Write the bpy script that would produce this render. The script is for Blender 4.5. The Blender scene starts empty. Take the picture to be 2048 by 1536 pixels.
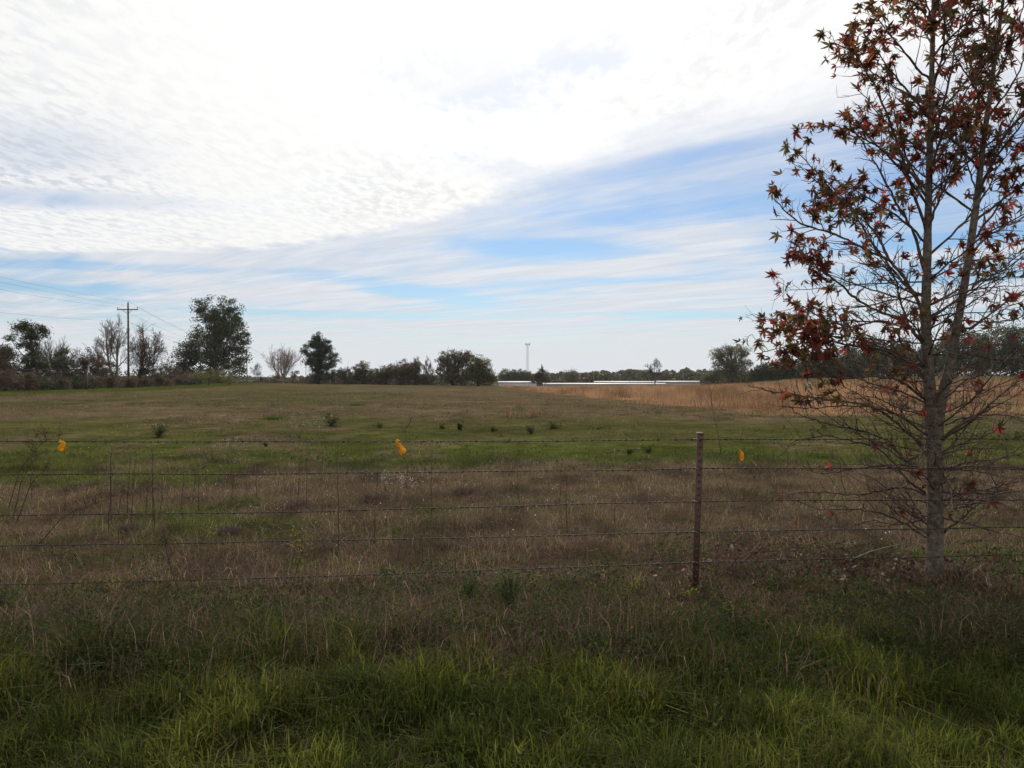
import bpy, math, random
import numpy as np
from mathutils import Vector
R = math.radians
random.seed(7)
rng = np.random.default_rng(11)
scn = bpy.context.scene
COL = scn.collection

# ------------------------------------------------------------------ camera, world, sun, exposure
F = 1607.0; CX = 1024.0; CY = 768.0; EYE = 1.70; HOR = 750.0
PITCH = math.atan((CY - HOR) / F)
cam_d = bpy.data.cameras.new('camera'); cam = bpy.data.objects.new('camera', cam_d); COL.objects.link(cam)
cam_d.sensor_width = 36.0; cam_d.lens = 36.0 * F / 2048.0
cam_d.clip_start = 0.05; cam_d.clip_end = 6000
cam.location = (0, 0, EYE); cam.rotation_euler = (R(90) - PITCH, 0, 0)
scn.camera = cam

SUN_EL = R(38.0); SUN_AZ = R(1.5)            # azimuth measured from +Y (straight ahead) towards +X
SUNV = Vector((math.sin(SUN_AZ) * math.cos(SUN_EL), math.cos(SUN_AZ) * math.cos(SUN_EL), math.sin(SUN_EL)))
sd = bpy.data.lights.new('sun', 'SUN'); sd.energy = 3.4; sd.angle = R(0.9); sd.color = (1.0, 0.92, 0.80)
so = bpy.data.objects.new('sun', sd); COL.objects.link(so)
so.rotation_euler = SUNV.to_track_quat('Z', 'Y').to_euler()

scn.view_settings.view_transform = 'Standard'; scn.view_settings.look = 'None'
scn.view_settings.gamma = 1.0; scn.view_settings.use_curve_mapping = False
scn.view_settings.exposure = 0.0
scn.cycles.use_denoising = True; scn.cycles.denoiser = 'OPENIMAGEDENOISE'; scn.cycles.denoising_prefilter = 'ACCURATE'
scn.cycles.max_bounces = 6; scn.cycles.diffuse_bounces = 2; scn.cycles.glossy_bounces = 2
scn.cycles.transmission_bounces = 4; scn.cycles.transparent_max_bounces = 4; scn.cycles.volume_bounces = 0
scn.cycles.caustics_reflective = False; scn.cycles.caustics_refractive = False
scn.cycles.sample_clamp_indirect = 3.0

def make_world():
    w = bpy.data.worlds.new('World'); scn.world = w; w.use_nodes = True
    nt = w.node_tree; N = nt.nodes; L = nt.links
    for n in list(N): N.remove(n)
    out = N.new('ShaderNodeOutputWorld'); bg = N.new('ShaderNodeBackground'); bg.inputs['Strength'].default_value = 0.1
    L.new(bg.outputs[0], out.inputs['Surface'])
    def sock(node_in, v):
        if isinstance(v, (int, float)): node_in.default_value = v
        else: L.new(v, node_in)
    def M(op, a, b=None, c=None, clamp=False):
        n = N.new('ShaderNodeMath'); n.operation = op; n.use_clamp = clamp
        sock(n.inputs[0], a)
        if b is not None: sock(n.inputs[1], b)
        if c is not None: sock(n.inputs[2], c)
        return n.outputs[0]
    def smooth(v, lo, hi, a=0.0, b=1.0):
        n = N.new('ShaderNodeMapRange'); n.interpolation_type = 'SMOOTHSTEP'
        sock(n.inputs[0], v); n.inputs[1].default_value = lo; n.inputs[2].default_value = hi
        n.inputs[3].default_value = a; n.inputs[4].default_value = b
        return n.outputs[0]
    def noise(vec, scale, detail=4, rough=0.55, dist=0.0):
        n = N.new('ShaderNodeTexNoise'); n.inputs['Scale'].default_value = scale; n.inputs['Detail'].default_value = detail
        n.inputs['Roughness'].default_value = rough; n.inputs['Distortion'].default_value = dist
        L.new(vec, n.inputs['Vector']); return n.outputs[0]
    def mapping(vec, loc=(0, 0, 0), rot=0.0, scale=(1, 1, 1)):
        n = N.new('ShaderNodeMapping'); n.inputs['Location'].default_value = loc
        n.inputs['Rotation'].default_value = (0, 0, rot); n.inputs['Scale'].default_value = scale
        L.new(vec, n.inputs['Vector']); return n.outputs[0]
    def mixc(f, a, b):
        n = N.new('ShaderNodeMix'); n.data_type = 'RGBA'
        sock(n.inputs[0], f)
        for k, v in ((6, a), (7, b)):
            if isinstance(v, tuple): n.inputs[k].default_value = (*v, 1)
            else: L.new(v, n.inputs[k])
        return n.outputs[2]
    tc = N.new('ShaderNodeTexCoord')
    sky = N.new('ShaderNodeTexSky'); sky.sky_type = 'NISHITA'; sky.sun_disc = False
    sky.sun_elevation = SUN_EL; sky.sun_rotation = SUN_AZ
    sky.air_density = 1.0; sky.dust_density = 0.6; sky.ozone_density = 2.0
    sep = N.new('ShaderNodeSeparateXYZ'); L.new(tc.outputs['Generated'], sep.inputs[0])
    X, Y, Z = sep.outputs
    z = M('MAXIMUM', Z, 0.012)
    u = M('DIVIDE', X, z); v = M('DIVIDE', Y, z)
    cb = N.new('ShaderNodeCombineXYZ'); L.new(u, cb.inputs[0]); L.new(v, cb.inputs[1])
    pl = cb.outputs[0]                                      # the cloud deck seen as a flat layer overhead
    # sun glow
    dt = N.new('ShaderNodeVectorMath'); dt.operation = 'DOT_PRODUCT'
    L.new(tc.outputs['Generated'], dt.inputs[0]); dt.inputs[1].default_value = SUNV
    cosg = M('MAXIMUM', dt.outputs['Value'], 0.0)
    glow = M('POWER', cosg, 10.0)
    # --- altocumulus sheet: its leading edge is a curve across the deck
    fc = N.new('ShaderNodeFloatCurve')
    un = M('MULTIPLY_ADD', u, 1 / 14.0, 8 / 14.0, clamp=True)
    L.new(un, fc.inputs['Value'])
    pts = [(-8, 7.0), (-4.2, 6.62), (-2.6, 6.45), (-1.63, 6.2), (-0.9, 5.7), (-0.07, 4.55), (0.49, 3.72), (1.18, 2.98), (2.2, 2.3), (6, 1.2)]
    cv = fc.mapping.curves[0]
    while len(cv.points) < len(pts): cv.points.new(0.5, 0.5)
    for p, (a, b) in zip(cv.points, pts): p.location = ((a + 8) / 14.0, b / 10.0)
    fc.mapping.update()
    edge = M('MULTIPLY', fc.outputs[0], 10.0)
    n1 = noise(mapping(pl, scale=(1.3, 0.8, 1)), 1.0, 6, 0.62)
    n2 = noise(mapping(pl, loc=(3, 1, 0), rot=R(20), scale=(5, 2.2, 1)), 1.0, 4, 0.6)
    e = M('SUBTRACT', edge, v)
    e = M('ADD', e, M('MULTIPLY_ADD', n1, 1.5, -0.75))
    e = M('ADD', e, M('MULTIPLY_ADD', n2, 0.5, -0.25))
    softr = smooth(u, -0.8, 0.8, 0.26, 0.75)                # edge crisp on the left, wispy on the right
    sheet = M('DIVIDE', e, softr); sheet = smooth(sheet, -0.6, 1.0)
    # ripples / small cells in the sheet
    r1 = noise(mapping(pl, loc=(0.4, 0, 0), rot=R(-28), scale=(16, 7.0, 1)), 1.0, 5, 0.6, 0.25)
    r2 = noise(mapping(pl, rot=R(15), scale=(0.8, 0.6, 1)), 1.0, 3, 0.5)
    side = smooth(u, -2.9, -0.4, 1.0, 0.10)
    thin = M('MULTIPLY', smooth(r1, 0.44, 0.60), M('MULTIPLY', side, smooth(r2, 0.32, 0.58, 0.25, 1.0)))
    grey = M('MULTIPLY', smooth(r1, 0.36, 0.66), smooth(r2, 0.46, 0.66, 0.20, 1.0))
    holes = None                                            # thinner places in the sheet
    for gu, gv, ga, gb, gr, gs in ((-0.10, 2.75, 0.42, 0.42, 0, 0.40), (0.20, 2.55, 0.28, 0.22, -30, 0.45), (-2.75, 4.55, 0.9, 0.30, 10, 0.75), (-2.3, 3.5, 0.7, 0.5, 0, 0.45), (0.05, 4.0, 0.22, 0.5, -40, 0.4)):
        vd = N.new('ShaderNodeVectorMath'); vd.operation = 'SUBTRACT'; L.new(pl, vd.inputs[0]); vd.inputs[1].default_value = (gu, gv, 0)
        mp = mapping(mapping(vd.outputs[0], rot=-R(gr)), scale=(1 / ga, 1 / gb, 0))
        ln = N.new('ShaderNodeVectorMath'); ln.operation = 'LENGTH'; L.new(mp, ln.inputs[0])
        g = smooth(M('ADD', ln.outputs['Value'], M('MULTIPLY_ADD', r1, 3.2, -1.6)), 0.1, 1.3, gs, 0.0)
        holes = g if holes is None else M('MAXIMUM', holes, g)
    sheet_a = M('MULTIPLY', sheet, M('MULTIPLY_ADD', thin, -0.46, 0.985))
    sheet_a = M('MULTIPLY', sheet_a, M('SUBTRACT', 1.0, holes))
    # --- cirrus streaks below it
    warp = noise(mapping(pl, scale=(0.35, 0.3, 1)), 1.0, 3, 0.5)
    cw = N.new('ShaderNodeCombineXYZ'); L.new(M('ADD', u, M('MULTIPLY', warp, 1.6)), cw.inputs[0]); L.new(M('ADD', v, M('MULTIPLY', warp, 2.4)), cw.inputs[1])
    c1 = noise(mapping(mapping(cw.outputs[0], loc=(2.3, 0.9, 0), rot=R(46)), scale=(0.24, 0.50, 1)), 1.0, 5, 0.55, 0.2)
    c2 = noise(mapping(mapping(pl, loc=(5.2, 2.2, 0), rot=R(46)), scale=(0.55, 2.8, 1)), 1.0, 7, 0.66, 0.8)
    ci = M('MULTIPLY_ADD', c2, 0.24, M('MULTIPLY', c1, 1.02))
    # openings in the veil where the blue shows: (u, v) on the deck, half axes, direction
    wob = noise(mapping(pl, loc=(9, 4, 0), scale=(1.1, 0.8, 1)), 1.0, 5, 0.6)
    gaps = None
    for gu, gv, ga, gb, gr, gs in ((-1.2, 9.7, 2.5, 0.55, 66, 1.0), (-3.9, 7.35, 1.7, 0.5, 8, 0.9), (0.40, 6.35, 1.0, 0.65, 10, 1.0), (1.7, 4.3, 1.5, 0.85, -35, 0.95), (3.2, 5.4, 2.0, 1.6, -30, 0.9), (2.2, 3.4, 0.9, 0.4, -40, 0.8), (1.15, 3.65, 0.9, 0.42, -42, 0.6),
                                   (2.7, 13.4, 1.6, 0.8, 10, 0.7), (-5.6, 9.2, 2.2, 0.8, 20, 0.75), (-3.2, 13.2, 2.2, 1.1, 30, 0.7), (0.2, 14.0, 1.6, 0.7, -10, 0.5)):
        vd = N.new('ShaderNodeVectorMath'); vd.operation = 'SUBTRACT'; L.new(pl, vd.inputs[0]); vd.inputs[1].default_value = (gu, gv, 0)
        mp = mapping(mapping(vd.outputs[0], rot=-R(gr)), scale=(1 / ga, 1 / gb, 0))
        ln = N.new('ShaderNodeVectorMath'); ln.operation = 'LENGTH'; L.new(mp, ln.inputs[0])
        g = smooth(M('ADD', ln.outputs['Value'], M('MULTIPLY_ADD', wob, 1.5, -0.75)), 0.25, 1.35, gs, 0.0)
        gaps = g if gaps is None else M('MAXIMUM', gaps, g)
    ci = M('ADD', ci, M('MULTIPLY_ADD', gaps, -0.17, 0.015))
    cirrus = smooth(ci, 0.42, 0.74, 0.10, 0.97)
    # --- colours (divided by the 0.1 strength of the background)
    skyc = N.new('ShaderNodeHueSaturation'); skyc.inputs['Saturation'].default_value = 1.12; skyc.inputs['Value'].default_value = 0.88
    tn = N.new('ShaderNodeVectorMath'); tn.operation = 'MULTIPLY'; tn.inputs[1].default_value = (0.62, 0.80, 1.0); L.new(sky.outputs[0], tn.inputs[0])
    L.new(tn.outputs[0], skyc.inputs['Color'])
    ci_b = M('ADD', M('MULTIPLY_ADD', glow, 1.6, 7.2), smooth(c2, 0.38, 0.72, 0.0, 0.9))
    def tint(val, rgb):
        n = N.new('ShaderNodeVectorMath'); n.operation = 'SCALE'; n.inputs[0].default_value = rgb
        L.new(val, n.inputs['Scale']); return n.outputs[0]
    col = mixc(cirrus, skyc.outputs[0], tint(ci_b, (0.955, 0.985, 1.05)))
    sh_b = M('ADD', M('MULTIPLY_ADD', glow, 2.9, 9.35), M('MULTIPLY', grey, -1.8))
    col = mixc(sheet_a, col, tint(sh_b, (1.0, 0.995, 0.985)))
    # horizon haze in the air far away
    hz = smooth(Z, 0.004, 0.075, 1.0, 0.0)
    col = mixc(hz, col, (7.3, 7.65, 8.1))
    L.new(col, bg.inputs['Color'])
make_world()

# ------------------------------------------------------------------ helpers
def hash2(ix, iy, seed):
    h = (ix.astype(np.int64) * 374761393 + iy.astype(np.int64) * 668265263 + seed * 1442695041) & 0xFFFFFFFF
    h = ((h ^ (h >> 13)) * 1274126177) & 0xFFFFFFFF
    return ((h ^ (h >> 16)) & 0xFFFFFF) / float(0xFFFFFF)
def vnoise(x, y, seed=0):
    x = np.asarray(x, float); y = np.asarray(y, float)
    ix = np.floor(x); iy = np.floor(y); fx = x - ix; fy = y - iy
    fx = fx * fx * (3 - 2 * fx); fy = fy * fy * (3 - 2 * fy)
    a = hash2(ix, iy, seed); b = hash2(ix + 1, iy, seed); c = hash2(ix, iy + 1, seed); d = hash2(ix + 1, iy + 1, seed)
    return (a * (1 - fx) + b * fx) * (1 - fy) + (c * (1 - fx) + d * fx) * fy
def fbm(x, y, seed=0, octv=4):
    s = 0; a = 0.5; t = 0
    for k in range(octv):
        s = s + a * vnoise(np.asarray(x) * 2 ** k + 17.3 * k, np.asarray(y) * 2 ** k - 9.1 * k, seed + k); t += a; a *= 0.5
    return s / t
def sstep(x, a, b):
    t = np.clip((np.asarray(x, float) - a) / (b - a), 0, 1); return t * t * (3 - 2 * t)

def S(px): return (px - CX) / F
_cs = [S(p) for p in (-600, 0, 480, 700, 1000, 1100, 1400, 1500, 1600, 1800, 2048, 2700)]
_cz = [0.2, 0.0, 0.11, -0.17, -0.42, -0.68, -0.42, 0.15, 0.95, 1.42, 1.51, 1.6]
_fs = [S(p) for p in (-600, 300, 450, 600, 1000, 1420, 1500, 1600, 2700)]
_fz = [-0.4, -0.4, -0.8, -2.0, -3.5, -3.5, -1.5, -0.3, -0.2]
def G(x, y):
    x = np.asarray(x, float); y = np.asarray(y, float)
    d = np.hypot(x, y)
    s = np.where(y > 1e-3, x / np.maximum(y, 1e-3), np.sign(x) * 5)
    zc = np.interp(s, _cs, _cz); fz = np.interp(s, _fs, _fz)
    z = zc * sstep(y, 25, 150) + fz * sstep(y, 160, 240) + fz * 1.1 * sstep(y, 240, 430)
    near = 1 - sstep(d, 60, 140)
    z = z + near * ((fbm(x * 0.35, y * 0.35, 5, 3) - 0.5) * 0.12 + (fbm(x * 1.6, y * 1.6, 9, 3) - 0.5) * 0.07)
    # low bank of matted grass along the fence
    z = z + 0.035 * np.exp(-((y - 5.9) / 0.55) ** 2) * (0.5 + fbm(x * 0.8, y * 0.3, 21, 2)) * (np.abs(x) < 30)
    return z
def g1(x, y): return float(G(np.array([x]), np.array([y]))[0])

cp, sp_ = math.cos(PITCH), math.sin(PITCH)
def at(px, py, Y):
    """the point at depth Y (metres along the view) seen at photograph pixel px, py"""
    sx = (px - CX) / F; sy = (CY - py) / F
    dy = cp + sy * sp_; dz = -sp_ + sy * cp
    k = Y / dy
    return np.array([sx * k, Y, EYE + dz * k])
def on_ground(px, Y):
    p = at(px, 760, Y); return np.array([p[0], Y, g1(p[0], Y)])
def ground_hit(px, py):
    lo, hi = 2.0, 400.0
    Y = 2.0
    while Y < 400:
        p = at(px, py, Y)
        if p[2] <= g1(p[0], Y): return np.array([p[0], Y, g1(p[0], Y)])
        Y *= 1.01
    return on_ground(px, 200)

class MB:
    def __init__(s): s.v = []; s.f = {}; s.c = []; s.n = 0
    def add(s, v, faces, col=(1, 1, 1)):
        v = np.asarray(v, float).reshape(-1, 3)
        c = np.asarray(col, float)
        if c.ndim == 1: c = np.tile(c, (len(v), 1))
        s.v.append(v); s.c.append(c)
        for f in (faces if isinstance(faces, list) else [faces]):
            f = np.asarray(f, np.int64)
            s.f.setdefault(f.shape[1], []).append(f + s.n)
        s.n += len(v)
    def mesh(s, name, mat, smooth=False, off=None):
        me = bpy.data.meshes.new(name)
        v = np.concatenate(s.v)
        if off is not None: v = v - np.asarray(off)
        me.vertices.add(len(v)); me.vertices.foreach_set('co', v.astype(np.float32).ravel())
        loops = []; starts = []; k0 = 0
        for k, fl in s.f.items():
            f = np.concatenate(fl); loops.append(f.ravel())
            starts.append(k0 + np.arange(len(f)) * k); k0 += f.size
        loops = np.concatenate(loops).astype(np.int32); starts = np.concatenate(starts).astype(np.int32)
        me.loops.add(len(loops)); me.loops.foreach_set('vertex_index', loops)
        me.polygons.add(len(starts)); me.polygons.foreach_set('loop_start', starts)
        a = me.color_attributes.new('Col', 'FLOAT_COLOR', 'POINT')
        c = np.concatenate(s.c); a.data.foreach_set('color', np.c_[c, np.ones(len(c))].astype(np.float32).ravel())
        me.update(calc_edges=True)
        if smooth: me.polygons.foreach_set('use_smooth', np.ones(len(starts), bool))
        if mat: me.materials.append(mat)
        return me
    def build(s, name, mat, parent=None, smooth=False, off=None):
        o = bpy.data.objects.new(name, s.mesh(name, mat, smooth, off)); COL.objects.link(o)
        if parent is not None: o.parent = parent
        elif off is not None: o.location = off
        return o
    # --- shapes
    def tube(s, pts, rad, sides=5, col=(1, 1, 1), cap=True):
        p = np.asarray(pts, float); n = len(p)
        r = np.broadcast_to(np.asarray(rad, float), (n,))
        t = np.gradient(p, axis=0); t /= np.maximum(np.linalg.norm(t, axis=1, keepdims=True), 1e-9)
        ref = np.array([0, 0, 1.0]) if abs(t[:, 2]).mean() < 0.8 else np.array([1.0, 0, 0])
        a = np.cross(t, ref); a /= np.maximum(np.linalg.norm(a, axis=1, keepdims=True), 1e-9); b = np.cross(t, a)
        an = np.arange(sides) * 2 * math.pi / sides
        v = p[:, None] + r[:, None, None] * (a[:, None] * np.cos(an)[None, :, None] + b[:, None] * np.sin(an)[None, :, None])
        i = np.arange(n - 1)[:, None] * sides; j = np.arange(sides)[None]; j2 = (j + 1) % sides
        q = np.stack([i + j, i + j2, i + sides + j2, i + sides + j], -1).reshape(-1, 4)
        fs = [q]
        if cap: fs += [np.arange(sides)[None, ::-1], ((n - 1) * sides + np.arange(sides))[None]]
        s.add(v.reshape(-1, 3), fs, col)
    def box(s, c, h, col=(1, 1, 1), rz=0.0):
        c = np.asarray(c, float); h = np.asarray(h, float)
        k = np.array([[x, y, z] for z in (-1, 1) for y in (-1, 1) for x in (-1, 1)]) * h
        if rz:
            ca, sa = math.cos(rz), math.sin(rz); k = np.c_[k[:, 0] * ca - k[:, 1] * sa, k[:, 0] * sa + k[:, 1] * ca, k[:, 2]]
        s.add(k + c, np.array([[0, 2, 3, 1], [4, 5, 7, 6], [0, 1, 5, 4], [2, 6, 7, 3], [0, 4, 6, 2], [1, 3, 7, 5]]), col)
    def cards(s, c, size, col, aspect=0.6, flat=0.0):
        """leaf-sized folded diamonds at c"""
        n = len(c); size = np.broadcast_to(size, (n,))
        d = rng.normal(size=(n, 3)); d /= np.linalg.norm(d, axis=1, keepdims=True)
        e = rng.normal(size=(n, 3)); e[:, 2] *= (1 - flat)
        e = np.cross(d, e); e /= np.maximum(np.linalg.norm(e, axis=1, keepdims=True), 1e-6)
        nn = np.cross(d, e)
        a = d * size[:, None] * 0.5; b = e * size[:, None] * 0.5 * aspect
        v = np.stack([c - a, c + b + nn * size[:, None] * 0.08, c + a, c - b + nn * size[:, None] * 0.08], 1)
        i = np.arange(n)[:, None] * 4
        s.add(v.reshape(-1, 3), [i + np.array([[0, 1, 2]]), i + np.array([[0, 2, 3]])], np.repeat(col, 4, 0))
    def blades(s, x, y, z, h, w, lean, col, yaw=None, leandir=None, segs=2):
        n = len(x)
        yaw = rng.uniform(0, 2 * math.pi, n) if yaw is None else yaw
        ld = rng.uniform(0, 2 * math.pi, n) if leandir is None else leandir
        wx = np.cos(yaw) * w * 0.5; wy = np.sin(yaw) * w * 0.5
        lx = np.cos(ld) * lean * h; ly = np.sin(ld) * lean * h
        hz = h / np.sqrt(1 + 0.6 * lean ** 2)
        P = lambda k, q, zf: np.stack([x + wx * k + lx * q, y + wy * k + ly * q, z + hz * zf], 1)
        if segs == 1:
            v = np.stack([P(-1, 0, -0.02), P(1, 0, -0.02), P(0, 1, 1)], 1)
            i = np.arange(n)[:, None] * 3
            s.add(v.reshape(-1, 3), i + np.array([[0, 1, 2]]), np.repeat(col, 3, 0)); return
        v = np.stack([P(-.8, 0, -0.03), P(.8, 0, -0.03), P(-.9, .28, .58), P(.9, .28, .58), P(0, 1, 1 - 0.16 * np.minimum(lean, 1.5))], 1)
        i = np.arange(n)[:, None] * 5
        s.add(v.reshape(-1, 3), [i + np.array([[0, 1, 3, 2]]), i + np.array([[2, 3, 4]])], np.repeat(col, 5, 0))

def tag(o, label, cat, group=None):
    o['label'] = label; o['category'] = cat
    if group: o['group'] = group
    return o
def empty(name, loc, label, cat, group=None):
    o = bpy.data.objects.new(name, None); COL.objects.link(o); o.location = loc; o.empty_display_size = 0.2
    return tag(o, label, cat, group)

# ------------------------------------------------------------------ materials
def mat_new(name):
    m = bpy.data.materials.new(name); m.use_nodes = True
    nt = m.node_tree
    for n in list(nt.nodes): nt.nodes.remove(n)
    return m, nt.nodes, nt.links
def attr_mat(name, transl=0.35, rough=0.6, spec=0.3, noise_scale=None, noise_amt=0.3, boost=1.6, bump=0.0):
    """base colour from the pieces' own colour; thin leaves and blades let light through"""
    m, N, L = mat_new(name)
    out = N.new('ShaderNodeOutputMaterial'); pb = N.new('ShaderNodeBsdfPrincipled')
    at_ = N.new('ShaderNodeAttribute'); at_.attribute_name = 'Col'
    c = at_.outputs['Color']
    pb.inputs['Roughness'].default_value = rough; pb.inputs['Specular IOR Level'].default_value = spec
    if noise_scale:
        tc = N.new('ShaderNodeTexCoord'); nz = N.new('ShaderNodeTexNoise'); nz.inputs['Scale'].default_value = noise_scale
        nz.inputs['Detail'].default_value = 6; nz.inputs['Roughness'].default_value = 0.65
        L.new(tc.outputs['Object'], nz.inputs['Vector'])
        mr = N.new('ShaderNodeMapRange'); mr.inputs[1].default_value = 0.3; mr.inputs[2].default_value = 0.7
        mr.inputs[3].default_value = 1 - noise_amt; mr.inputs[4].default_value = 1 + noise_amt
        L.new(nz.outputs[0], mr.inputs[0])
        sc = N.new('ShaderNodeVectorMath'); sc.operation = 'SCALE'; L.new(c, sc.inputs[0]); L.new(mr.outputs[0], sc.inputs['Scale']); c = sc.outputs[0]
        if bump:
            bp = N.new('ShaderNodeBump'); bp.inputs['Strength'].default_value = bump; bp.inputs['Distance'].default_value = 0.02
            L.new(nz.outputs[0], bp.inputs['Height']); L.new(bp.outputs[0], pb.inputs['Normal'])
    L.new(c, pb.inputs['Base Color'])
    if transl > 0:
        tr = N.new('ShaderNodeBsdfTranslucent')
        sc = N.new('ShaderNodeVectorMath'); sc.operation = 'SCALE'; sc.inputs['Scale'].default_value = boost; L.new(c, sc.inputs[0]); L.new(sc.outputs[0], tr.inputs['Color'])
        mx = N.new('ShaderNodeMixShader'); mx.inputs[0].default_value = transl
        L.new(pb.outputs[0], mx.inputs[1]); L.new(tr.outputs[0], mx.inputs[2]); L.new(mx.outputs[0], out.inputs['Surface'])
    else: L.new(pb.outputs[0], out.inputs['Surface'])
    return m
M_GRASS = attr_mat('grass_blades', 0.40, 0.65, 0.06)
M_LEAF = attr_mat('tree_leaves', 0.30, 0.6, 0.2)
M_GUM = attr_mat('sweetgum_leaves', 0.44, 0.55, 0.15, 30, 0.3, 1.85)
M_BARK = attr_mat('bark', 0, 0.85, 0.2, 9, 0.35, bump=0.4)
M_GUMBARK = attr_mat('sweetgum_bark', 0, 0.8, 0.15, 26, 0.75, bump=0.8)
M_SOLID = attr_mat('painted_metal_and_wood', 0, 0.55, 0.4, 6, 0.12)
M_RUST = attr_mat('rusty_steel', 0, 0.6, 0.4, 40, 0.5, bump=0.4)
M_FLAG = attr_mat('yellow_flagging', 0.3, 0.4, 0.4, 25, 0.12, 1.2)
def make_ground_mat():
    m, N, L = mat_new('pasture_ground')
    out = N.new('ShaderNodeOutputMaterial'); pb = N.new('ShaderNodeBsdfPrincipled'); L.new(pb.outputs[0], out.inputs['Surface'])
    pb.inputs['Roughness'].default_value = 1.0; pb.inputs['Specular IOR Level'].default_value = 0.0
    at_ = N.new('ShaderNodeAttribute'); at_.attribute_name = 'Col'
    ge = N.new('ShaderNodeNewGeometry')
    def nz(scale, det, rough=0.65):
        n = N.new('ShaderNodeTexNoise'); n.inputs['Scale'].default_value = scale; n.inputs['Detail'].default_value = det; n.inputs['Roughness'].default_value = rough
        L.new(ge.outputs['Position'], n.inputs['Vector']); return n.outputs[0]
    a = nz(14, 6); b = nz(1.6, 5); c = nz(0.35, 4)
    def mr(v, lo, hi):
        n = N.new('ShaderNodeMapRange'); n.inputs[1].default_value = 0.32; n.inputs[2].default_value = 0.68; n.inputs[3].default_value = lo; n.inputs[4].default_value = hi
        L.new(v, n.inputs[0]); return n.outputs[0]
    def mul(x, y):
        n = N.new('ShaderNodeMath'); n.operation = 'MULTIPLY'; L.new(x, n.inputs[0]); L.new(y, n.inputs[1]); return n.outputs[0]
    d = nz(0.09, 4)
    k = mul(mul(mul(mr(a, 0.6, 1.35), mr(b, 0.62, 1.32)), mr(c, 0.74, 1.24)), mr(d, 0.85, 1.15))
    sc = N.new('ShaderNodeVectorMath'); sc.operation = 'SCALE'; L.new(at_.outputs['Color'], sc.inputs[0]); L.new(k, sc.inputs['Scale'])
    L.new(sc.outputs[0], pb.inputs['Base Color'])
    bp = N.new('ShaderNodeBump'); bp.inputs['Strength'].default_value = 0.8; bp.inputs['Distance'].default_value = 0.06
    ad = N.new('ShaderNodeMath'); ad.operation = 'ADD'; L.new(a, ad.inputs[0]); L.new(b, ad.inputs[1]); L.new(ad.outputs[0], bp.inputs['Height'])
    L.new(bp.outputs[0], pb.inputs['Normal'])
    return m
M_GROUND = make_ground_mat()

# ------------------------------------------------------------------ what grows where
C_GREEN = np.array([0.048, 0.070, 0.012]); C_YGREEN = np.array([0.082, 0.092, 0.021]); C_DGREEN = np.array([0.024, 0.038, 0.007])
C_BROWN = np.array([0.102, 0.067, 0.050]); C_MAUVE = np.array([0.100, 0.074, 0.046]); C_STRAW = np.array([0.27, 0.205, 0.135])
C_DARKBR = np.array([0.060, 0.040, 0.030]); C_ORANGE = np.array([0.245, 0.146, 0.080])
_os = [S(p) for p in (960, 1000, 1080, 1200, 1300, 1440, 1540, 1900, 2400, 3400)]
_od = [400, 150, 100, 62, 50, 42, 36, 33, 33, 33]
def orange_mask(x, y):
    s = x / np.maximum(y, 0.1)
    d0 = np.interp(s, _os, _od) + (fbm(x * 0.30, y * 0.30, 41, 4) - 0.5) * 13
    far = np.interp(s, [S(1380), S(1500), S(1640), S(2100)], [158, 130, 92, 86]) + (fbm(x * .1, y * .1, 43, 2) - .5) * 10
    m = sstep(y, d0 - 5, d0 + 3) * (1 - sstep(y, far - 4, far + 4)) * (s > S(960))
    return m * (0.35 + 0.65 * sstep(fbm(x * 0.08, y * 0.05, 47, 3) + 0.3 * (s < S(1600)), 0.34, 0.5))
def greenness(x, y):
    s = x / np.maximum(y, 0.1)
    n = fbm(x * 0.30, y * 0.16, 61, 4); n2 = fbm(x * 1.1, y * 0.8, 67, 4); n3 = fbm(x * 0.045, y * 0.03, 71, 3)
    yb = np.interp(s, [S(0), S(380), S(520), S(900), S(1150), S(2048)], [12.0, 12.4, 14.2, 14.6, 15.6, 15.2]) + (n2 - .5) * 2.2
    g = 0.97 - 0.70 * sstep(y + (n2 - .5) * 2.4, 4.3, 5.6)
    g = g + 0.55 * sstep(n2 + 0.25 * (n - .5), 0.55, 0.76) * sstep(y, 5.5, 6.5) * (1 - sstep(y, 10.5, 12))
    band = sstep(y, yb - 0.5, yb + 0.6)
    gb = 0.92 - 0.22 * sstep(y, 18, 24) - 0.5 * sstep(y + (n - .5) * 16, 24, 36)
    gb = gb - 0.5 * sstep(n2 * .5 + n * .5, 0.5, 0.66) * sstep(y, yb + 0.5, yb + 2)
    g = g * (1 - band) + gb * band
    far = sstep(y, 34, 44)
    gf = 0.10 + 0.42 * sstep(n3 * .6 + n * .4, 0.50, 0.66)
    hedge = (1 - sstep(s, S(430), S(620))) * sstep(y, np.interp(s, [S(0), S(300), S(480)], [58, 76, 110]), np.interp(s, [S(0), S(300), S(480)], [70, 92, 125]))
    gf = gf + 0.85 * hedge
    rt = sstep(s, S(1560), S(1640)) * sstep(y, 84, 92)
    gf = gf * (1 - rt) + 0.38 * rt
    return np.clip(g * (1 - far) + gf * far, 0, 1)
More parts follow.
